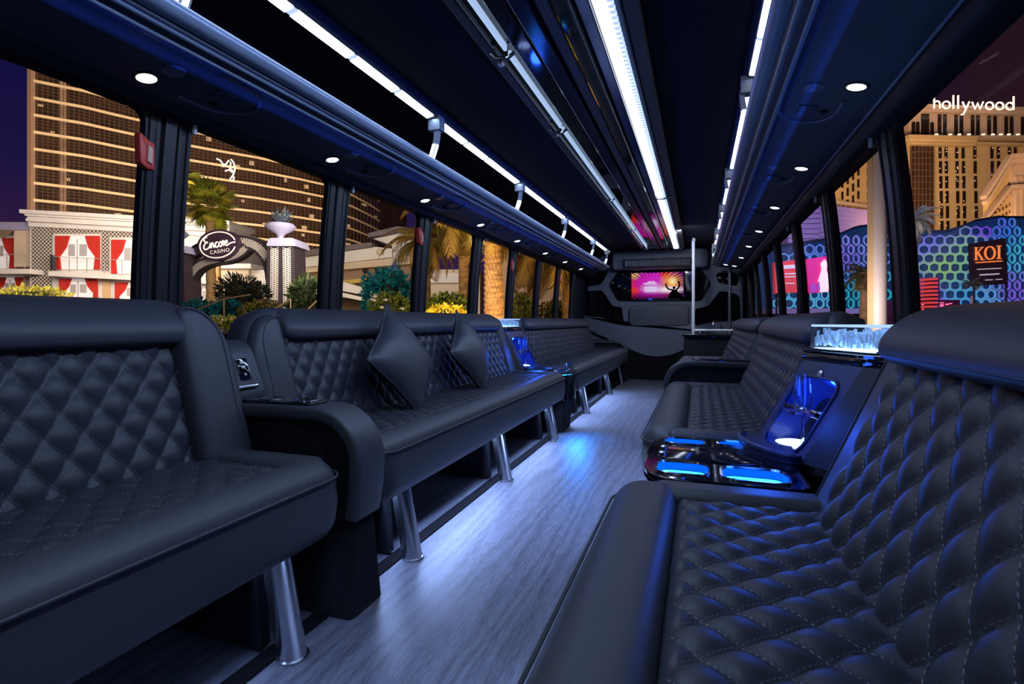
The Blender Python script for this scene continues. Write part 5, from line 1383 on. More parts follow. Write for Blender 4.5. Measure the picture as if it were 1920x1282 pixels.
# ---- plants: shrubs of many small leaves
def shrub(name, label, x, y, rx, ry, d, n, size, m, cat='shrub', spiky=0.0, seed=1, group=None, flowers=None, stem=True):
    c = at(x, y, d); k = d / FPX; RX, RY = rx * k, ry * k
    t = thing(name, Vector((c.x, c.y, GZ)), label, cat, group)
    rr = random.Random(seed); q = MB()
    S = size * k
    def leaf(q, p, nrm, s_, asp):
        u = Vector((rr.uniform(-1, 1), rr.uniform(-1, 1), rr.uniform(-1, 1))).cross(nrm)
        if u.length < 0.01: u = nrm.orthogonal()
        u.normalize(); e = (nrm + Vector((rr.uniform(-.7, .7), rr.uniform(-.7, .7), rr.uniform(-.3, .9)))).normalized()
        q.add([p - u * s_ * asp * 0.3, p + e * s_ * 0.5 - u * s_ * asp, p + e * s_, p + e * s_ * 0.5 + u * s_ * asp], [(0, 1, 2, 3)])
    for i in range(n):
        z = rr.uniform(-0.9, 1); a = rr.random() * 2 * PI; r_ = math.sqrt(1 - z * z); f = rr.uniform(0.72, 1.0) * (1 + 0.12 * math.sin(5 * a + 3 * z))
        nrm = Vector((r_ * math.cos(a), r_ * math.sin(a), z))
        leaf(q, c + Vector((nrm.x * RX, nrm.y * RX * 0.8, nrm.z * RY)) * f, nrm, S * rr.uniform(0.7, 1.3) * (1 + spiky), 0.30 / (1 + spiky))
    low = c.z - RY * 0.3 - GZ                # the lower growth, down to the bed it stands in
    for i in range(int(n * min(0.8, 0.35 * low / max(RY, 0.2)))):
        a = rr.random() * 2 * PI; hh = rr.random(); f = rr.uniform(0.75, 1.0) * (0.62 + 0.38 * hh)
        nrm = Vector((math.cos(a), math.sin(a), 0.1))
        leaf(q, Vector((c.x + nrm.x * RX * f, c.y + nrm.y * RX * 0.8 * f, GZ + low * hh)), nrm, S * rr.uniform(0.9, 1.5) * (1 + spiky), 0.34 / (1 + spiky))
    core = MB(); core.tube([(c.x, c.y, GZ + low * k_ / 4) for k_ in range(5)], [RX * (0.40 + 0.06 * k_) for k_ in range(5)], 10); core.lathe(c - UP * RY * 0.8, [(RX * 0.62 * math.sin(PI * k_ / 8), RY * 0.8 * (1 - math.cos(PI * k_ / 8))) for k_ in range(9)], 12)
    core.build('inner_growth', leaf_mat('leaf_core_dark', (0.01, 0.014, 0.006), (0.03, 0.04, 0.012), 4), t)  # core in a darker leaf colour
    q.build('foliage', m, t, smooth=0)
    if stem:
        s_ = MB(); s_.tube([(c.x, c.y, GZ), (c.x + 0.03, c.y, c.z - RY * 0.5)], 0.05 + 0.04 * RX, 8); s_.build('stem', BARK, t)
    if flowers:
        fq = MB()
        for i in range(flowers[0]):
            z = rr.uniform(0.0, 1); a = rr.random() * 2 * PI; r_ = math.sqrt(1 - z * z); nrm = Vector((r_ * math.cos(a), r_ * math.sin(a), z))
            p = c + Vector((nrm.x * RX, nrm.y * RX * 0.8, nrm.z * RY)) * 1.03
            fq.lathe(p, [(0, 0), (flowers[1] * k, flowers[1] * k * 0.5), (0, flowers[1] * k)], 6)
        fq.build('blossom', flowers[2], t, smooth=0)
    return t
GRN = leaf_mat('leaf_green', (0.03, 0.07, 0.01), (0.16, 0.20, 0.03), 2.5)
YEL = leaf_mat('leaf_yellow_green', (0.16, 0.17, 0.02), (0.45, 0.38, 0.05), 2.5)
TEAL = leaf_mat('leaf_teal', (0.0, 0.12, 0.16), (0.03, 0.40, 0.48), 2.5)
DKS = leaf_mat('leaf_dark', (0.012, 0.014, 0.012), (0.05, 0.05, 0.035), 3)
FLOW = leaf_mat('flower_yellow', (0.38, 0.26, 0.0), (0.75, 0.58, 0.04), 6)
PINK = mat('pink_blossom', (0.75, 0.35, 0.38), 0.6)
WHT = mat('white_blossom', (0.8, 0.78, 0.76), 0.6)
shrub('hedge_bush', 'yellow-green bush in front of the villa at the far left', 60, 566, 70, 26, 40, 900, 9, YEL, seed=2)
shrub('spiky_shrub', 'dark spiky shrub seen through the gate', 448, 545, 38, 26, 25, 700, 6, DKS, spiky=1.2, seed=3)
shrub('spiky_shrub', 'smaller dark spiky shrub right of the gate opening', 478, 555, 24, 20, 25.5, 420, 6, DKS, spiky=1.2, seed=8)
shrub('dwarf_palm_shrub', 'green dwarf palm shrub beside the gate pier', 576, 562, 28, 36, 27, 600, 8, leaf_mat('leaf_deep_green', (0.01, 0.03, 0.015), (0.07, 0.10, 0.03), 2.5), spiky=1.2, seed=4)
shrub('teal_shrub', 'teal shrub at the foot of the gate', 372, 588, 44, 22, 17, 800, 8, TEAL, seed=5)  # teal is the colour of the leaves themselves
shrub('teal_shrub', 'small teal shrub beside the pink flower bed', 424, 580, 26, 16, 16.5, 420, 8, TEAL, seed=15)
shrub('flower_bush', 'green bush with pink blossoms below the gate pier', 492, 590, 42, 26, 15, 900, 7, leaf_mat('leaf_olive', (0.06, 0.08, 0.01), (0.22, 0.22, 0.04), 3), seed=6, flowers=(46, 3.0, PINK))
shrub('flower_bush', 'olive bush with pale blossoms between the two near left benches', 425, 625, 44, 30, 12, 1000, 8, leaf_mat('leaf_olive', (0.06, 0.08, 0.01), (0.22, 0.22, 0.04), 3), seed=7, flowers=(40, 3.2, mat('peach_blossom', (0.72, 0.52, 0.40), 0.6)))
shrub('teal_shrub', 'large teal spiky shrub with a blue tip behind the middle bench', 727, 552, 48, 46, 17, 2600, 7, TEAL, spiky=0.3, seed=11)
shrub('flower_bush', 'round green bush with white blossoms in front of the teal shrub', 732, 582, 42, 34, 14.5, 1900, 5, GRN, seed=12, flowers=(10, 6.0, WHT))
shrub('green_shrub', 'low dark green shrub behind the yellow flowers', 838, 574, 42, 22, 14, 800, 8, GRN, seed=13)
shrub('yellow_flowers', 'bed of bright yellow flowers behind the middle bench', 838, 592, 40, 20, 11, 1500, 5, FLOW, cat='flowers', seed=14)
shrub('green_shrub', 'small bright green shrub beside the thick golden trunk', 978, 578, 16, 26, 15, 420, 8, GRN, seed=16)
shrub('green_shrub', 'olive shrub seen through the last left windows', 1040, 585, 30, 20, 20, 500, 7, YEL, seed=17)
q = MB(); q.lathe(at(741, 508, 16.9), [(0.10, 0), (0.13, 0.08), (0.05, 0.22), (0, 0.34)], 8); tag(q.build('garden_ornament', mat('blue_ornament', (0.12, 0.22, 0.6), 0.4)), 'blue pointed ornament on top of the teal shrub', 'ornament')
# escalator hood and hand rails
es = eroot('escalator', 385, 15, 'blue glass escalator hood with white rims below the gate', 'escalator')
for k, (dy, m_) in enumerate(((0, WHITE), (9, WHITE))):
    strokes('hood_rim', [[(352, 626 + dy), (372, 606 + dy * 0.6), (392, 594 + dy), (408, 594 + dy), (412, 598 + dy)]], lambda a, b: (a, b), 15 - 0.2 * k, 0.025, mat('pale_blue_rim', (0.5, 0.65, 0.85), 0.4), es)
q = MB(); ereg(q, [(352, 660), (352, 628), (372, 608), (392, 597), (410, 597), (412, 660)], 15.1, 0.8); q.build('hood_glass', mat('blue_hood', (0.02, 0.12, 0.28), 0.2, spec=0.6), es, smooth=0)
hr_ = eroot('hand_rail', 470, 13, 'thin gold hand rails slanting across the flower beds', 'railing')
for a, b in (((330, 596), (420, 560)), ((420, 560), (470, 552)), ((420, 640), (545, 560)), ((575, 582), (602, 556))):
    strokes('rail', [[a, b]], lambda x_, y_: (x_, y_), 13, 0.018, mat('gold_rail', (0.5, 0.36, 0.2), 0.35, metal=0.6), hr_)
for x, y in ((420, 560), (545, 560), (602, 556), (330, 596)):
    q = MB(); a = at(x, y, 13); q.tube([a, (a.x, a.y, GZ)], 0.016, 6); q.build('rail_post', mat('gold_rail', (0.5, 0.36, 0.2), 0.35, metal=0.6), hr_)

# ---- low lodge with deep white eaves
dL = 46.0
lg = eroot('lodge', 690, dL, 'cream lodge with broad white eaves beyond the teal shrub', 'building')
gl = dn(dL)
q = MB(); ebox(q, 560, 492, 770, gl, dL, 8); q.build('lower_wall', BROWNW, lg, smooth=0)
for pts, m_, d_, t_, nm in (([(560, 470), (697, 454), (697, 462), (560, 482)], mat('slate_roof', (0.16, 0.13, 0.15), 0.7, var=0.2, vscale=1), dL - 2.2, 8, 'roof'),
                            ([(560, 482), (697, 462), (735, 466), (735, 482), (560, 502)], STUCCO, dL - 1.6, 7, 'eave'),
                            ([(690, 437), (745, 424), (790, 430), (790, 440), (745, 434), (690, 445)], mat('slate_roof', (0.16, 0.13, 0.15), 0.7), dL - 2.0, 8, 'roof'),
                            ([(692, 445), (745, 434), (800, 440), (800, 486), (735, 484), (735, 460)], STUCCO, dL - 1.0, 7, 'upper_wall'),
                            ([(560, 502), (735, 484), (800, 486), (800, 492), (560, 512)], CREAM, dL - 1.2, 6, 'cornice'),
                            ([(560, 522), (640, 526), (702, 519), (702, 526), (650, 533), (560, 531)], mat('ochre_strip', (0.6, 0.45, 0.12), 0.6), dL - 1.4, 3, 'ochre_strip'),
                            ([(560, 528), (640, 527), (700, 545), (700, 556), (640, 545), (560, 545)], STUCCO, dL - 4, 4, 'canopy'),
                            ([(560, 548), (640, 548), (690, 560), (690, 566), (640, 556), (560, 556)], STUCCO, dL - 5, 4, 'canopy')):
    q = MB(); ereg(q, pts, d_, t_); q.build(nm, m_, lg, smooth=0)
q = MB(); ebox(q, 640, 500, 642, 525, dL - 0.1, 0.2); ebox(q, 705, 493, 707, 520, dL - 0.1, 0.2); q.build('wall_joint', mat('joint_brown', (0.14, 0.09, 0.06), 0.8), lg, smooth=0)  # thin dark brown strips for the wall joints
q = MB(); q.lathe(at(713, 478, dL - 1.7), [(0.25, 0), (0.3, 0.2), (0.22, 0.5), (0, 0.55)], 12); q.build('vent_cowl', CREAM, lg)
q = MB(); q.lathe(at(683, 513, dL - 0.4), [(0.0, 0), (0.18, 0.1), (0.22, 0.3), (0.0, 0.55)], 10, (0.4, 0, 0.9)); tag(q.build('wall_lantern', DARKIRON), 'small dark lantern on the brown lodge wall', 'lantern')
q = MB(); ebox(q, 800, 505, 900, dn(44), 44, 5); q.m = 1; ebox(q, 800, 512, 860, 530, 43.5, 1); q.m = 0; tag(q.build('garden_pavilion', [CREAM, STUCCO], smooth=0), 'cream garden pavilion behind the hanging golden fronds', 'building')
q = MB(); ebox(q, 940, 440, 1110, dn(40), 40, 5); tag(q.build('garden_wall', mat('tan_wall', (0.42, 0.26, 0.15), 0.7, var=0.2, vscale=0.6), smooth=0), 'tan garden wall behind the thick golden palms', 'wall')

# ---- golden date palms close to the kerb
gm = [frond_mesh(3.2, 0.95, 26, 0.040, GOLDF), frond_mesh(2.8, 1.05, 24, 0.038, leaf_mat('golden_frond_light', (0.48, 0.30, 0.06), (0.85, 0.60, 0.16), 1.2)), frond_mesh(3.0, 0.9, 24, 0.04, leaf_mat('olive_frond', (0.10, 0.10, 0.02), (0.38, 0.28, 0.05), 1.0))]
def date_palm(label, xb, xt, yt, d, r0, r1, n, elev, seed, sc=1.0, scars=True):
    t = eroot('date_palm', xb, d, label, 'palm tree', 'golden date palms along the kerb')
    trunk(t, xb, dn(d), xt, yt, r0, r1, d, BARKG, 30, knobs=0.04)
    if scars: scales(t, xb, dn(d), xt, yt, r0, r1, d, BARKG, int((dn(d) - yt) / FPX * d / 0.13), 15)
    crown(t, at(xt, yt, d), gm, n, elev, seed, 'frond', sc)
    return t
date_palm('golden date palm with drooping crown beside the third window post', 800, 795, 452, 18, 0.19, 0.17, 34, (70, -70), 21, 0.50)
date_palm('slender golden date palm with fronds hanging through the fourth window', 872, 868, 362, 16, 0.155, 0.14, 30, (40, -88), 22, 0.72)
date_palm('thick golden date palm trunk in the fifth window', 932, 920, 335, 12.5, 0.29, 0.12, 26, (60, -80), 23, 0.60)
date_palm('golden date palm with curved fronds in the sixth window', 1000, 999, 430, 19, 0.20, 0.17, 26, (50, -85), 24, 0.85)
date_palm('golden date palm trunk in the last left window', 1070, 1068, 440, 17, 0.26, 0.2, 30, (50, -80), 25, 0.7)
# ================================================================== EAST SIDE OF THE STREET
SAND = mat('sand_stone', (0.62, 0.44, 0.24), 0.7, var=0.08, vscale=0.2)
SANDP = mat('pink_sand_stone', (0.56, 0.42, 0.36), 0.7, var=0.06, vscale=0.2)
DKWIN = mat('dark_window', (0.02, 0.012, 0.012), 0.2, spec=0.6)
dH = 110.0
ht = eroot('grand_hotel', 1810, dH, 'tall sandstone hotel with paired dark windows and a lit name sign', 'building')
gh = dn(dH)
q = MB(); ebox(q, 1706, 256, 2010, gh, dH, 2.5); q.build('main_wall', SAND, ht, smooth=0)
q = MB(); ebox(q, 1704, 208, 2010, 258, dH - 0.5, 3); q.build('crown_wall', SANDP, ht, smooth=0)
for (x0, y0, x1, y1, o) in ((1701, 194, 2010, 199, 2.0), (1704, 199, 2010, 208, 1.2)):
    q = MB(); ebox(q, x0, y0, x1, y1, dH - o - 0.5, 4, 0.03); q.build('cornice', SANDP, ht, smooth=0)
for (x0, y0, x1, y1, o) in ((1704, 252, 1834, 258, 2.4), (1706, 258, 1832, 265, 1.8), (1708, 265, 1830, 270, 1.0), (1834, 266, 2010, 270, 1.0)):
    q = MB(); ebox(q, x0, y0, x1, y1, dH - o - 0.5, o + 1, 0.02); q.build('balcony_cornice', SAND, ht, smooth=0)
q = MB(); ebox(q, 1709, 270, 1751, 440, dH - 0.4, 1); gc = q.build('glass_corner', mat('brown_glass', (0.05, 0.025, 0.018), 0.2, spec=0.6, var=0.5, vscale=0.3), ht, smooth=0)
q = MB()
for k in range(7): ebox(q, 1709 + k * 7, 270, 1709.8 + k * 7, 440, dH - 0.6, 0.2)
for k in range(15): ebox(q, 1709, 272 + k * 11.5, 1751, 273.2 + k * 11.5, dH - 0.6, 0.2)
q.build('mullion', mat('corner_mullion', (0.16, 0.09, 0.06), 0.5), gc, smooth=0)
def hwin(x, y0, y1, w=6.5, arch=False, dd=0.0, r=ht, nm='window'):
    q = MB()
    if arch: ereg(q, [(x - w / 2, y1), (x - w / 2, y0 + w / 2)] + [(x - w / 2 * math.cos(a), y0 + w / 2 - w / 2 * math.sin(a)) for a in [PI * k / 6 for k in range(1, 6)]] + [(x + w / 2, y0 + w / 2), (x + w / 2, y1)], dH - 0.62 + dd, 0.1)
    else: ebox(q, x - w / 2, y0, x + w / 2, y1, dH - 0.12 + dd, 0.1)
    o = q.build(nm, DKWIN, r, smooth=0)
    return o
tops = [1713, 1721, 1748, 1762, 1772, 1793, 1803, 1824, 1834, 1855, 1866, 1887, 1897, 1918, 1928, 1949, 1960]
for k, x in enumerate(tops): hwin(x, 211 + (x - 1762) * 0.03 + (18 if x < 1756 else 0), 253, 6.5, True)
hwin(1735, 208, 253, 15, True)
cols = [1763, 1774, 1794, 1806, 1828, 1860, 1872, 1893, 1904, 1925, 1937]
for x in cols:
    for k in range(6):
        y = 274 + k * 28
        hwin(x + k * 0.7, y, y + 23, 5.5)
q = MB(); r5 = random.Random(11)
for k in range(60):
    x = r5.choice(cols[:9]) + r5.uniform(-2, 2); y = 276 + 28 * r5.randint(0, 5) + r5.uniform(0, 18); ebox(q, x, y, x + 1.6, y + 1.8, dH - 0.2, 0.05)
tag(q.build('room_light', LITWIN, ht, smooth=0), kind='stuff')
q = MB()
for x in (1757, 1783, 1800, 1818, 1845, 1863, 1878, 1893, 1910): ebox(q, x - 2.5, 250.5, x + 2.5, 252.5, dH - 2.8, 0.3)
tag(q.build('uplight', mat('uplight_glow', (1, 0.8, 0.5), 0.5, emit=(1.0, 0.80, 0.52), estr=1.6), ht, smooth=0), kind='stuff')
# the name in round glowing letters
neon = mat('warm_neon', (1, 0.9, 0.8), 0.5, emit=(1.0, 0.82, 0.66), estr=1.15)
def letter(ch, x, w):
    b, xh, asc, des = 203.0, 189.5, 178.0, 214.0
    r = w / 2; c = x + r; m_ = (b + xh) / 2; ry = (b - xh) / 2
    O = [(c + r * math.cos(a), m_ - ry * math.sin(a)) for a in [2 * PI * k / 14 for k in range(15)]]
    if ch == 'o': return [O]
    if ch == 'l': return [[(x + 1, asc), (x + 1, b)]]
    if ch == 'd': return [O, [(x + w, asc), (x + w, b)]]
    if ch == 'h': return [[(x, asc), (x, b)], [(x, m_ + 1)] + [(c - r * math.cos(a), xh + ry * 0.8 - ry * 0.8 * math.sin(a)) for a in [PI * k / 8 for k in range(9)]] + [(x + w, b)]]
    if ch == 'y': return [[(x, xh), (x + r, b)], [(x + w, xh), (x + r * 0.9, b + 2), (x + r * 0.3, des - 1), (x - 2, des)]]
    if ch == 'w': return [[(x, xh), (x + w * 0.28, b), (x + w * 0.5, xh + 2), (x + w * 0.72, b), (x + w, xh)]]
xx = 1751.5
for ch, w in zip('hollywood', (11, 14, 3, 3, 13, 21, 14, 14, 14)):
    q = MB(); k_ = (xx - 1751) * 0.02
    for s_ in letter(ch, xx, w):
        q.tube([at(a, b + k_, dH - 3.2) for a, b in s_], 0.165, 6)
    q.build('sign_letter', neon, ht)
    xx += w + (5.0 if ch != 'l' else 6.0)
# hotel wing farther along, seen between the window posts
wg = eroot('hotel_wing', 1590, 125, 'golden hotel wing with rows of narrow windows between the right posts', 'building')
q = MB()
ereg(q, [(1530, 420), (1530, 345), (1600, 300), (1652, 262), (1668, 262), (1668, 640), (1530, 640)], 124, 2); q.build('wall', SAND, wg, smooth=0)
for x0, n, yy in ((1578, 5, 345), (1588, 5, 338), (1598, 5, 330), (1608, 5, 322), (1626, 6, 300), (1634, 6, 296)):
    for k in range(n):
        y = yy - 30 + k * 22
        if y > 386: break
        q = MB(); ebox(q, x0, y, x0 + 3.6, y + 15, 123.8, 0.15); q.build('window', DKWIN, wg, smooth=0)
for y0, y1, o in ((388, 394, 1.5), (408, 412, 1.0)):
    q = MB(); ebox(q, 1530, y0 - 18, 1668, y1 - 18, 124 - o, 2, 0.14); q.build('cornice', SANDP, wg, smooth=0)
for k in range(9):
    x = 1572 + k * 11; y = 391 + k * 1.7 - 8
    q = MB(); ereg(q, [(x - 2.6, y + 11), (x - 2.6, y + 3), (x, y), (x + 2.6, y + 3), (x + 2.6, y + 11)], 123.8, 0.15); q.build('arched_window', mat('wine_window', (0.10, 0.02, 0.015), 0.4), wg, smooth=0)
# nearer corner block with a stepped cornice
nb = eroot('corner_block', 1900, 80, 'sandstone corner block with stepped cornice at the far right', 'building')
q = MB(); ereg(q, [(1852, 372), (1900, 302), (1902, 640), (1852, 640)], 80, 0.8); q.build('side_wall', SAND, nb, smooth=0)
q = MB(); ereg(q, [(1898, 300), (1990, 296), (1990, 640), (1898, 640)], 79.6, 0.8); q.build('front_wall', SANDP, nb, smooth=0)
for dx, dy, o in ((0, 0, 1.2), (3, 10, 0.8), (2, 58, 0.7)):
    q = MB(); ereg(q, [(1848 + dx, 366 + dy * (0.7 if dy > 20 else 1)), (1898 + dx * 0, 288 + dy), (1990, 283 + dy), (1990, 291 + dy), (1899, 296 + dy), (1850 + dx, 372 + dy * (0.7 if dy > 20 else 1))], 79.3 - o, 1.0); q.build('cornice', SANDP, nb, smooth=0)
for k in range(7):
    x = 1858 + k * 5.6; y = 372 - k * 7.6 + 16
    q = MB(); ebox(q, x, y, x + 2.4, y + 20, 79.9, 0.2); q.build('window', DKWIN, nb, smooth=0)
for k in range(6):
    for j in range(4):
        x = 1860 + k * 6.6; q = MB(); ebox(q, x, 398 + j * 13 - k * 3.5, x + 2.6, 404 + j * 13 - k * 3.5, 79.9, 0.2); q.build('small_window', mat('umber_window', (0.16, 0.08, 0.04), 0.5), nb, smooth=0)
for x in (1905, 1915): 
    q = MB(); ebox(q, x, 330, x + 4, 420, 79.3, 0.4); q.build('pilaster', SANDP, nb, smooth=0)

# lilac stone block with thin courses
lb = eroot('lilac_block', 1540, 60, 'lilac-lit wedge block of thin stone courses behind the honeycomb wall', 'building')
LIL = mat('lilac_stone_course', (0.30, 0.22, 0.44), 0.7, var=0.1, vscale=0.4)
q = MB(); ebox(q, 1484, 500, 1668, dn(61), 61, 0.8); q.build('plinth', LIL, lb, smooth=0)
lamp('flood_lilac', 'AREA', at(1560, 440, 45), 2600, (0.72, 0.60, 1.0), at(1570, 440, 60), 10, 3)
for k in range(13):
    y = 384 + k * 9
    q = MB(); ebox(q, 1478 - 0 * k, y, 1536 + k * 0.0, y + 8.2, 60, 1.5, -0.05 + 0.012 * k); q.build('stone_course', LIL, lb, smooth=0)
    q = MB(); ebox(q, 1536, y - 2 + 0.0, 1672, y + 6.2, 60.3, 1.5, 0.13 - 0.011 * k); q.build('stone_course', LIL, lb, smooth=0)

# ---- honeycomb facade: every cell a piece
dX = 34.0
hc = eroot('honeycomb_facade', 1700, dX, 'wavy honeycomb facade with painted-in blue, violet and green light', 'building')
def htop(x):
    pts = [(1400, 470), (1470, 462), (1512, 456), (1545, 452), (1578, 440), (1605, 428), (1640, 424), (1690, 430), (1730, 436), (1775, 436), (1800, 428), (1830, 416), (1870, 409), (1920, 410), (1990, 414)]
    for (a, ya_), (b, yb_) in zip(pts[:-1], pts[1:]):
        if x <= b: return ya_ + (yb_ - ya_) * max(0, x - a) / (b - a)
    return 414
def hdep(x): return dX + 0.9 * math.cos((x - 1690) / 330 * 2 * PI) * (1 if x > 1560 else 1)
xs = [1400 + k * 10 for k in range(60)]
bk_ = MB()
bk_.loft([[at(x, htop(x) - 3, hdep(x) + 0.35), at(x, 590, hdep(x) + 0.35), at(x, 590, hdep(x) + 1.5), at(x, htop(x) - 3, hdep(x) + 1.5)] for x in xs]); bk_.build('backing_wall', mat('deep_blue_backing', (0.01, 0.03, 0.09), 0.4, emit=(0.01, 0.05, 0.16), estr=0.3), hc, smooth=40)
bk_ = MB(); bk_.loft([[at(x, htop(x) - 5, hdep(x) - 0.15), at(x, htop(x) - 1, hdep(x) - 0.15), at(x, htop(x) - 1, hdep(x) + 0.6), at(x, htop(x) - 5, hdep(x) + 0.6)] for x in xs]); bk_.build('coping', mat('dark_coping', (0.02, 0.025, 0.05), 0.5), hc, smooth=40)
def hexring():
    q = MB(); R_, r_ = 1.0, 0.66
    o = [(R_ * math.cos(PI / 6 + PI / 3 * k), R_ * math.sin(PI / 6 + PI / 3 * k)) for k in range(6)]
    n = 12
    oo = []
    for k in range(6): a, b = o[k], o[(k + 1) % 6]; oo += [a, ((a[0] + b[0]) / 2, (a[1] + b[1]) / 2)]
    ii = [(r_ * math.cos(PI / 6 + 2 * PI * k / 12), r_ * math.sin(PI / 6 + 2 * PI * k / 12)) for k in range(12)]
    v = [(a * 0.97, 0.0, b * 0.97) for a, b in oo] + [(a, -0.22, b) for a, b in ii] + [(a * 0.96, 0.5, b * 0.96) for a, b in ii]
    f = [(k, (k + 1) % 12, 12 + (k + 1) % 12, 12 + k) for k in range(12)] + [(12 + k, 12 + (k + 1) % 12, 24 + (k + 1) % 12, 24 + k) for k in range(12)]
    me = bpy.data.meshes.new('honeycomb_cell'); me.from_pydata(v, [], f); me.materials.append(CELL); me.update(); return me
CELL = mat('painted_light_cell', (0.4, 0.4, 0.6), 0.4, emit=(1, 1, 1), estr=0.8, objcol=True)  # coloured light falling on the facade is put into the cells as glow
hm = hexring()
PX = 19.5
palette = lambda x, y: None
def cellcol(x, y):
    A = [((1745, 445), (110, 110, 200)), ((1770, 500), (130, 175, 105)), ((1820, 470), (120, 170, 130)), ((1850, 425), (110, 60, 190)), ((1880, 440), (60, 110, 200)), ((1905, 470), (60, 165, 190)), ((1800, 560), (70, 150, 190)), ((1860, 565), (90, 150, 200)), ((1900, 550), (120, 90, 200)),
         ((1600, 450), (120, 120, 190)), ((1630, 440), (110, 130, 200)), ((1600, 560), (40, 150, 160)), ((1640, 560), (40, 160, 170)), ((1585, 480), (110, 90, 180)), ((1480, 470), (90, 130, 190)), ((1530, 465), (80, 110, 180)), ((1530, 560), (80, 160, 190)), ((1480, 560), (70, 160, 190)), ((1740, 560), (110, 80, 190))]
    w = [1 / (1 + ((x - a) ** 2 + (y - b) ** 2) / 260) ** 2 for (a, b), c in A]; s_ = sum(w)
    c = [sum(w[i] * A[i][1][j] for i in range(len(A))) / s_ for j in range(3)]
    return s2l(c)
cnt = 0; over = MB(); cells = []
row = 0; y = 400.0
while y < 580:
    x = 1440.0 + (PX / 2 if row % 2 else 0)
    while x < 1950:
        if y > htop(x) + 7: cells.append((x, y))
        x += PX
    y += PX * 0.866; row += 1
vis = [c for c in cells if any(a < c[0] < b for a, b in ((1455, 1502), (1505, 1560), (1575, 1665), (1715, 1945)))]
ang = math.atan2(RGT.y, RGT.x)
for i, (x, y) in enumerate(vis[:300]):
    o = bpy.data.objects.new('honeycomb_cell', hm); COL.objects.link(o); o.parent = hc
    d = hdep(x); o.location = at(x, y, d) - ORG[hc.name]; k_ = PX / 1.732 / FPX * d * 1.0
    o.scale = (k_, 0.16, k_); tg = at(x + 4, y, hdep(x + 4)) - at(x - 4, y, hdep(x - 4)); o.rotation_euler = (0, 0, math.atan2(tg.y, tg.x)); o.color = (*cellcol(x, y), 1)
q = MB(); ebox(q, 1440, 578, 1960, 588, dX - 3.6, 4); q.build('base_band', mat('lilac_band', (0.45, 0.42, 0.60), 0.5), hc, smooth=0)
q = MB(); ebox(q, 1440, 588, 1960, dn(dX), dX - 3.0, 4); q.build('shop_base', mat('dark_shop_base', (0.06, 0.03, 0.04), 0.5, var=0.4, vscale=0.6), hc, smooth=0)
# posters
def poster(name, pts, label, col, d=29.2, cat='poster', em=0.5, grp=None):
    t = eroot(name, sum(p[0] for p in pts) / len(pts), d, label, cat, grp)
    q = MB(); ereg(q, pts, d, 0.25); q.build('panel', mat('poster_%d_%d_%d' % col, s2l(col), 0.5, emit=s2l(col), estr=em), t, smooth=0)
    q = MB()
    for x in (pts[0][0] + 4, pts[2][0] - 4):
        a = at(x, pts[2][1] - 4 if len(pts) > 2 else pts[0][1], d + 0.3); q.tube([a, (a.x, a.y, GZ)], 0.06, 6)
    q.build('mount', DARKIRON, t)
    return t
koi = poster('restaurant_sign', [(1822, 456), (1886, 446), (1890, 532), (1825, 536)], 'dark brown sign reading KOI in orange on the honeycomb facade', (36, 20, 24), cat='sign', em=0.35)
dk = 29.15
orn = mat('orange_letters', (0.8, 0.25, 0.05), 0.5, emit=(0.85, 0.22, 0.05), estr=0.9)
q = MB()
def bar2(x0, y0, x1, y1, w): 
    a, b = Vector((x0, y0)), Vector((x1, y1)); t_ = (b - a).normalized(); n_ = Vector((-t_.y, t_.x)) * w / 2
    ereg(q, [tuple(a - n_), tuple(b - n_), tuple(b + n_), tuple(a + n_)], dk - 0.06, 0.05)
# K
bar2(1831, 464, 1831, 487, 3.0); bar2(1828, 464, 1835, 464, 1.2); bar2(1828, 487, 1835, 487, 1.2); bar2(1842, 464, 1832, 476, 1.6); bar2(1834, 473, 1843, 487, 3.0); bar2(1839, 463.6, 1845, 463.2, 1.2); bar2(1840, 487, 1847, 486.6, 1.2)
# O
for k in range(20):
    a0, a1 = 2 * PI * k / 20, 2 * PI * (k + 1) / 20
    bar2(1857 + 9 * math.cos(a0), 474 + 12 * math.sin(a0), 1857 + 9 * math.cos(a1), 474 + 12 * math.sin(a1), 1.6 + 1.6 * abs(math.cos((a0 + a1) / 2)))
# I
bar2(1874, 461, 1874, 485, 3.4); bar2(1869.5, 461, 1878.5, 460.4, 1.4); bar2(1869.5, 485, 1878.5, 484.4, 1.4)
q.build('name_letters', orn, koi, smooth=0)
def greek(par, lines, d, m, name='small_print', seed=2):
    """fine print too small to read: rows of short word-like bars"""
    r_ = random.Random(seed); q = MB()
    for (x0, x1, y, h, sl) in lines:
        x = x0
        while x < x1:
            w = r_.uniform(1.5, 5); e = min(x1, x + w); ebox(q, x, y + (x - x0) * sl, e, y + h + (x - x0) * sl, d, 0.04); x = e + 0.9
    q.build(name, m, par, smooth=0)
greek(koi, [(1830, 1880, 491, 2.0, -0.06)], dk - 0.05, orn, 'tagline')
greek(koi, [(1833, 1878, 504, 1.6, -0.05), (1838, 1874, 514, 2.4, -0.06), (1848, 1862, 524, 1.5, -0.04), (1868, 1880, 523, 1.5, -0.04)], dk - 0.05, mat('pale_print', (0.7, 0.68, 0.66), 0.5, emit=(0.7, 0.68, 0.66), estr=0.4))
mg = poster('show_poster', [(1512, 486), (1562, 478), (1566, 546), (1517, 550)], 'magenta poster with a pale dancing figure on the honeycomb facade', (200, 40, 120), cat='poster', em=0.65)
pal = mat('pale_figure', (0.9, 0.75, 0.62), 0.5, emit=(0.95, 0.78, 0.62), estr=0.6)
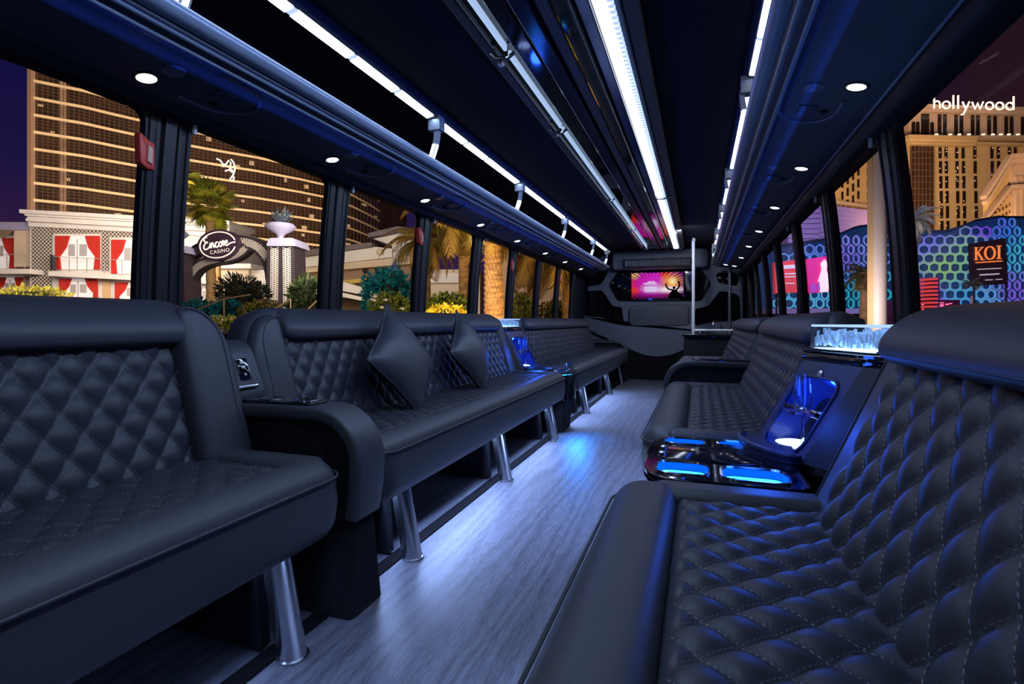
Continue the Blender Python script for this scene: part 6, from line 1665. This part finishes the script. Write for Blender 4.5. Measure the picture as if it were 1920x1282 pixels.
q = MB(); ereg(q, [(1538, 548), (1534, 528), (1541, 505), (1539, 494), (1546, 486), (1552, 492), (1550, 506), (1556, 526), (1553, 547)], 29.1, 0.05); q.build('printed_figure', pal, mg, smooth=0)
q = MB(); ereg(q, [(1519, 533), (1529, 530), (1531, 547), (1520, 549)], 29.1, 0.05); ereg(q, [(1532, 534), (1536, 526), (1538, 543), (1533, 546)], 29.08, 0.05); q.build('printed_shape', mat('violet_print', (0.3, 0.05, 0.35), 0.5, emit=(0.45, 0.08, 0.5), estr=0.5), mg, smooth=0)
rd_ = poster('show_poster', [(1452, 492), (1499, 486), (1500, 548), (1454, 550)], 'coral red poster with white lettering between the right posts', (196, 60, 62), cat='poster', em=0.6)
greek(rd_, [(1470, 1494, 497, 7, -0.06), (1472, 1494, 512, 2.5, -0.03), (1472, 1492, 518, 2, -0.03), (1473, 1490, 530, 2, 0)], 29.1, mat('pale_print', (0.7, 0.68, 0.66), 0.5), seed=5)
# low neon shops and the striped red pillar
sh = eroot('neon_shop', 1742, 28, 'pink neon shopfront glowing under the honeycomb facade', 'shop')
q = MB(); ebox(q, 1700, 562, 1800, dn(28), 28, 1.5); q.build('shop_wall', mat('maroon_shop', (0.14, 0.02, 0.05), 0.5, var=0.3, vscale=2), sh, smooth=0)
q = MB(); r_ = random.Random(9)
for k in range(26):
    x = 1728 + 60 * r_.random(); y = 566 + 34 * r_.random(); ebox(q, x, y, x + r_.uniform(2, 9), y + r_.uniform(1.2, 3.2), 27.9, 0.06)
q.build('neon_tube', mat('pink_neon', (1, 0.3, 0.5), 0.5, emit=(1.0, 0.16, 0.32), estr=0.9), sh, smooth=0)
q = MB(); ebox(q, 1700, 520, 1742, 562, 28.6, 1); q.build('sign_box', mat('grey_lilac_box', (0.16, 0.14, 0.22), 0.5), sh, smooth=0)
st_ = eroot('striped_pillar', 1754, 27, 'red striped neon pillar in front of the honeycomb facade', 'pillar')
q = MB(); ebox(q, 1747, 520, 1762, dn(27), 27, 0.5); q.build('core', mat('dark_violet_core', (0.09, 0.04, 0.12), 0.5), st_, smooth=0)
for k in range(11):
    q = MB(); ebox(q, 1744, 521 + k * 7.4, 1759, 524.6 + k * 7.4, 26.8, 0.9); q.build('stripe', mat('red_stripe', (0.7, 0.06, 0.05), 0.5, emit=(0.75, 0.07, 0.06), estr=0.5), st_, smooth=0)

# tall street column, palms and a small fan palm on the east kerb
co_ = eroot('street_column', 1648, 17, 'tall pale street column, half cream and half lilac', 'column')
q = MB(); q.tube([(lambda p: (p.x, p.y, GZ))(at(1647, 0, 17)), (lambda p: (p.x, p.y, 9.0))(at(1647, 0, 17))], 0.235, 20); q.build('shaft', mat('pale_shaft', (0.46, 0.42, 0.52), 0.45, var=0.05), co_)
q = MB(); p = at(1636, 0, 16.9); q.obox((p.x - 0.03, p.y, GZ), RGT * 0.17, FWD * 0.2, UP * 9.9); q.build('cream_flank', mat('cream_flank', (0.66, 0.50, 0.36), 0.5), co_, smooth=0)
lamp('street_column_wash', 'AREA', at(1600, 560, 13.5), 26, (0.9, 0.75, 0.85), at(1645, 450, 17), 0.8, 0.8)
dm = [frond_mesh(1.15, 0.75, 22, 0.012, DUSKF), frond_mesh(1.0, 0.85, 20, 0.012, leaf_mat('dusky_frond_olive', (0.05, 0.06, 0.02), (0.24, 0.22, 0.08), 1.5))]
def street_palm(label, x, xt, yt, d, r, sc, n=26, seed=1, knob=True, elev=(70, -40)):
    t = eroot('street_palm', x, d, label, 'palm tree', 'palms on the east kerb')
    trunk(t, x, dn(d), xt, yt, r, r * 0.85, d, mat('pinkish_palm_bark', (0.42, 0.27, 0.18), 0.8, var=0.3, vscale=6), 34, knobs=0.09)
    if knob:
        q = MB(); o = at(xt, yt + 12, d); q.lathe(o, [(r * 0.9, 0), (r * 1.5, 0.12), (r * 1.75, 0.35), (r * 1.5, 0.6), (r * 0.9, 0.75)], 14); q.build('crown_shaft', BARK, t)
        scales(t, xt, yt + 12, xt, yt - 22, r * 1.5, r * 1.4, d, mat('shaft_scale', (0.34, 0.2, 0.12), 0.8, var=0.3, vscale=8), 8, 12)
    crown(t, at(xt, yt - 18, d), dm, n, elev, seed, 'frond', sc)
street_palm('palm with a scaly round crown in the second right window', 1617, 1623, 532, 20, 0.18, 0.85, 30, 31)
street_palm('dark palm fronds behind the nearest right window post', 1708, 1712, 432, 24, 0.16, 1.15, 26, 32, False, (60, -60))
street_palm('small fan-like palm below the restaurant sign', 1820, 1822, 555, 26, 0.06, 0.55, 18, 33, False, (80, 0))
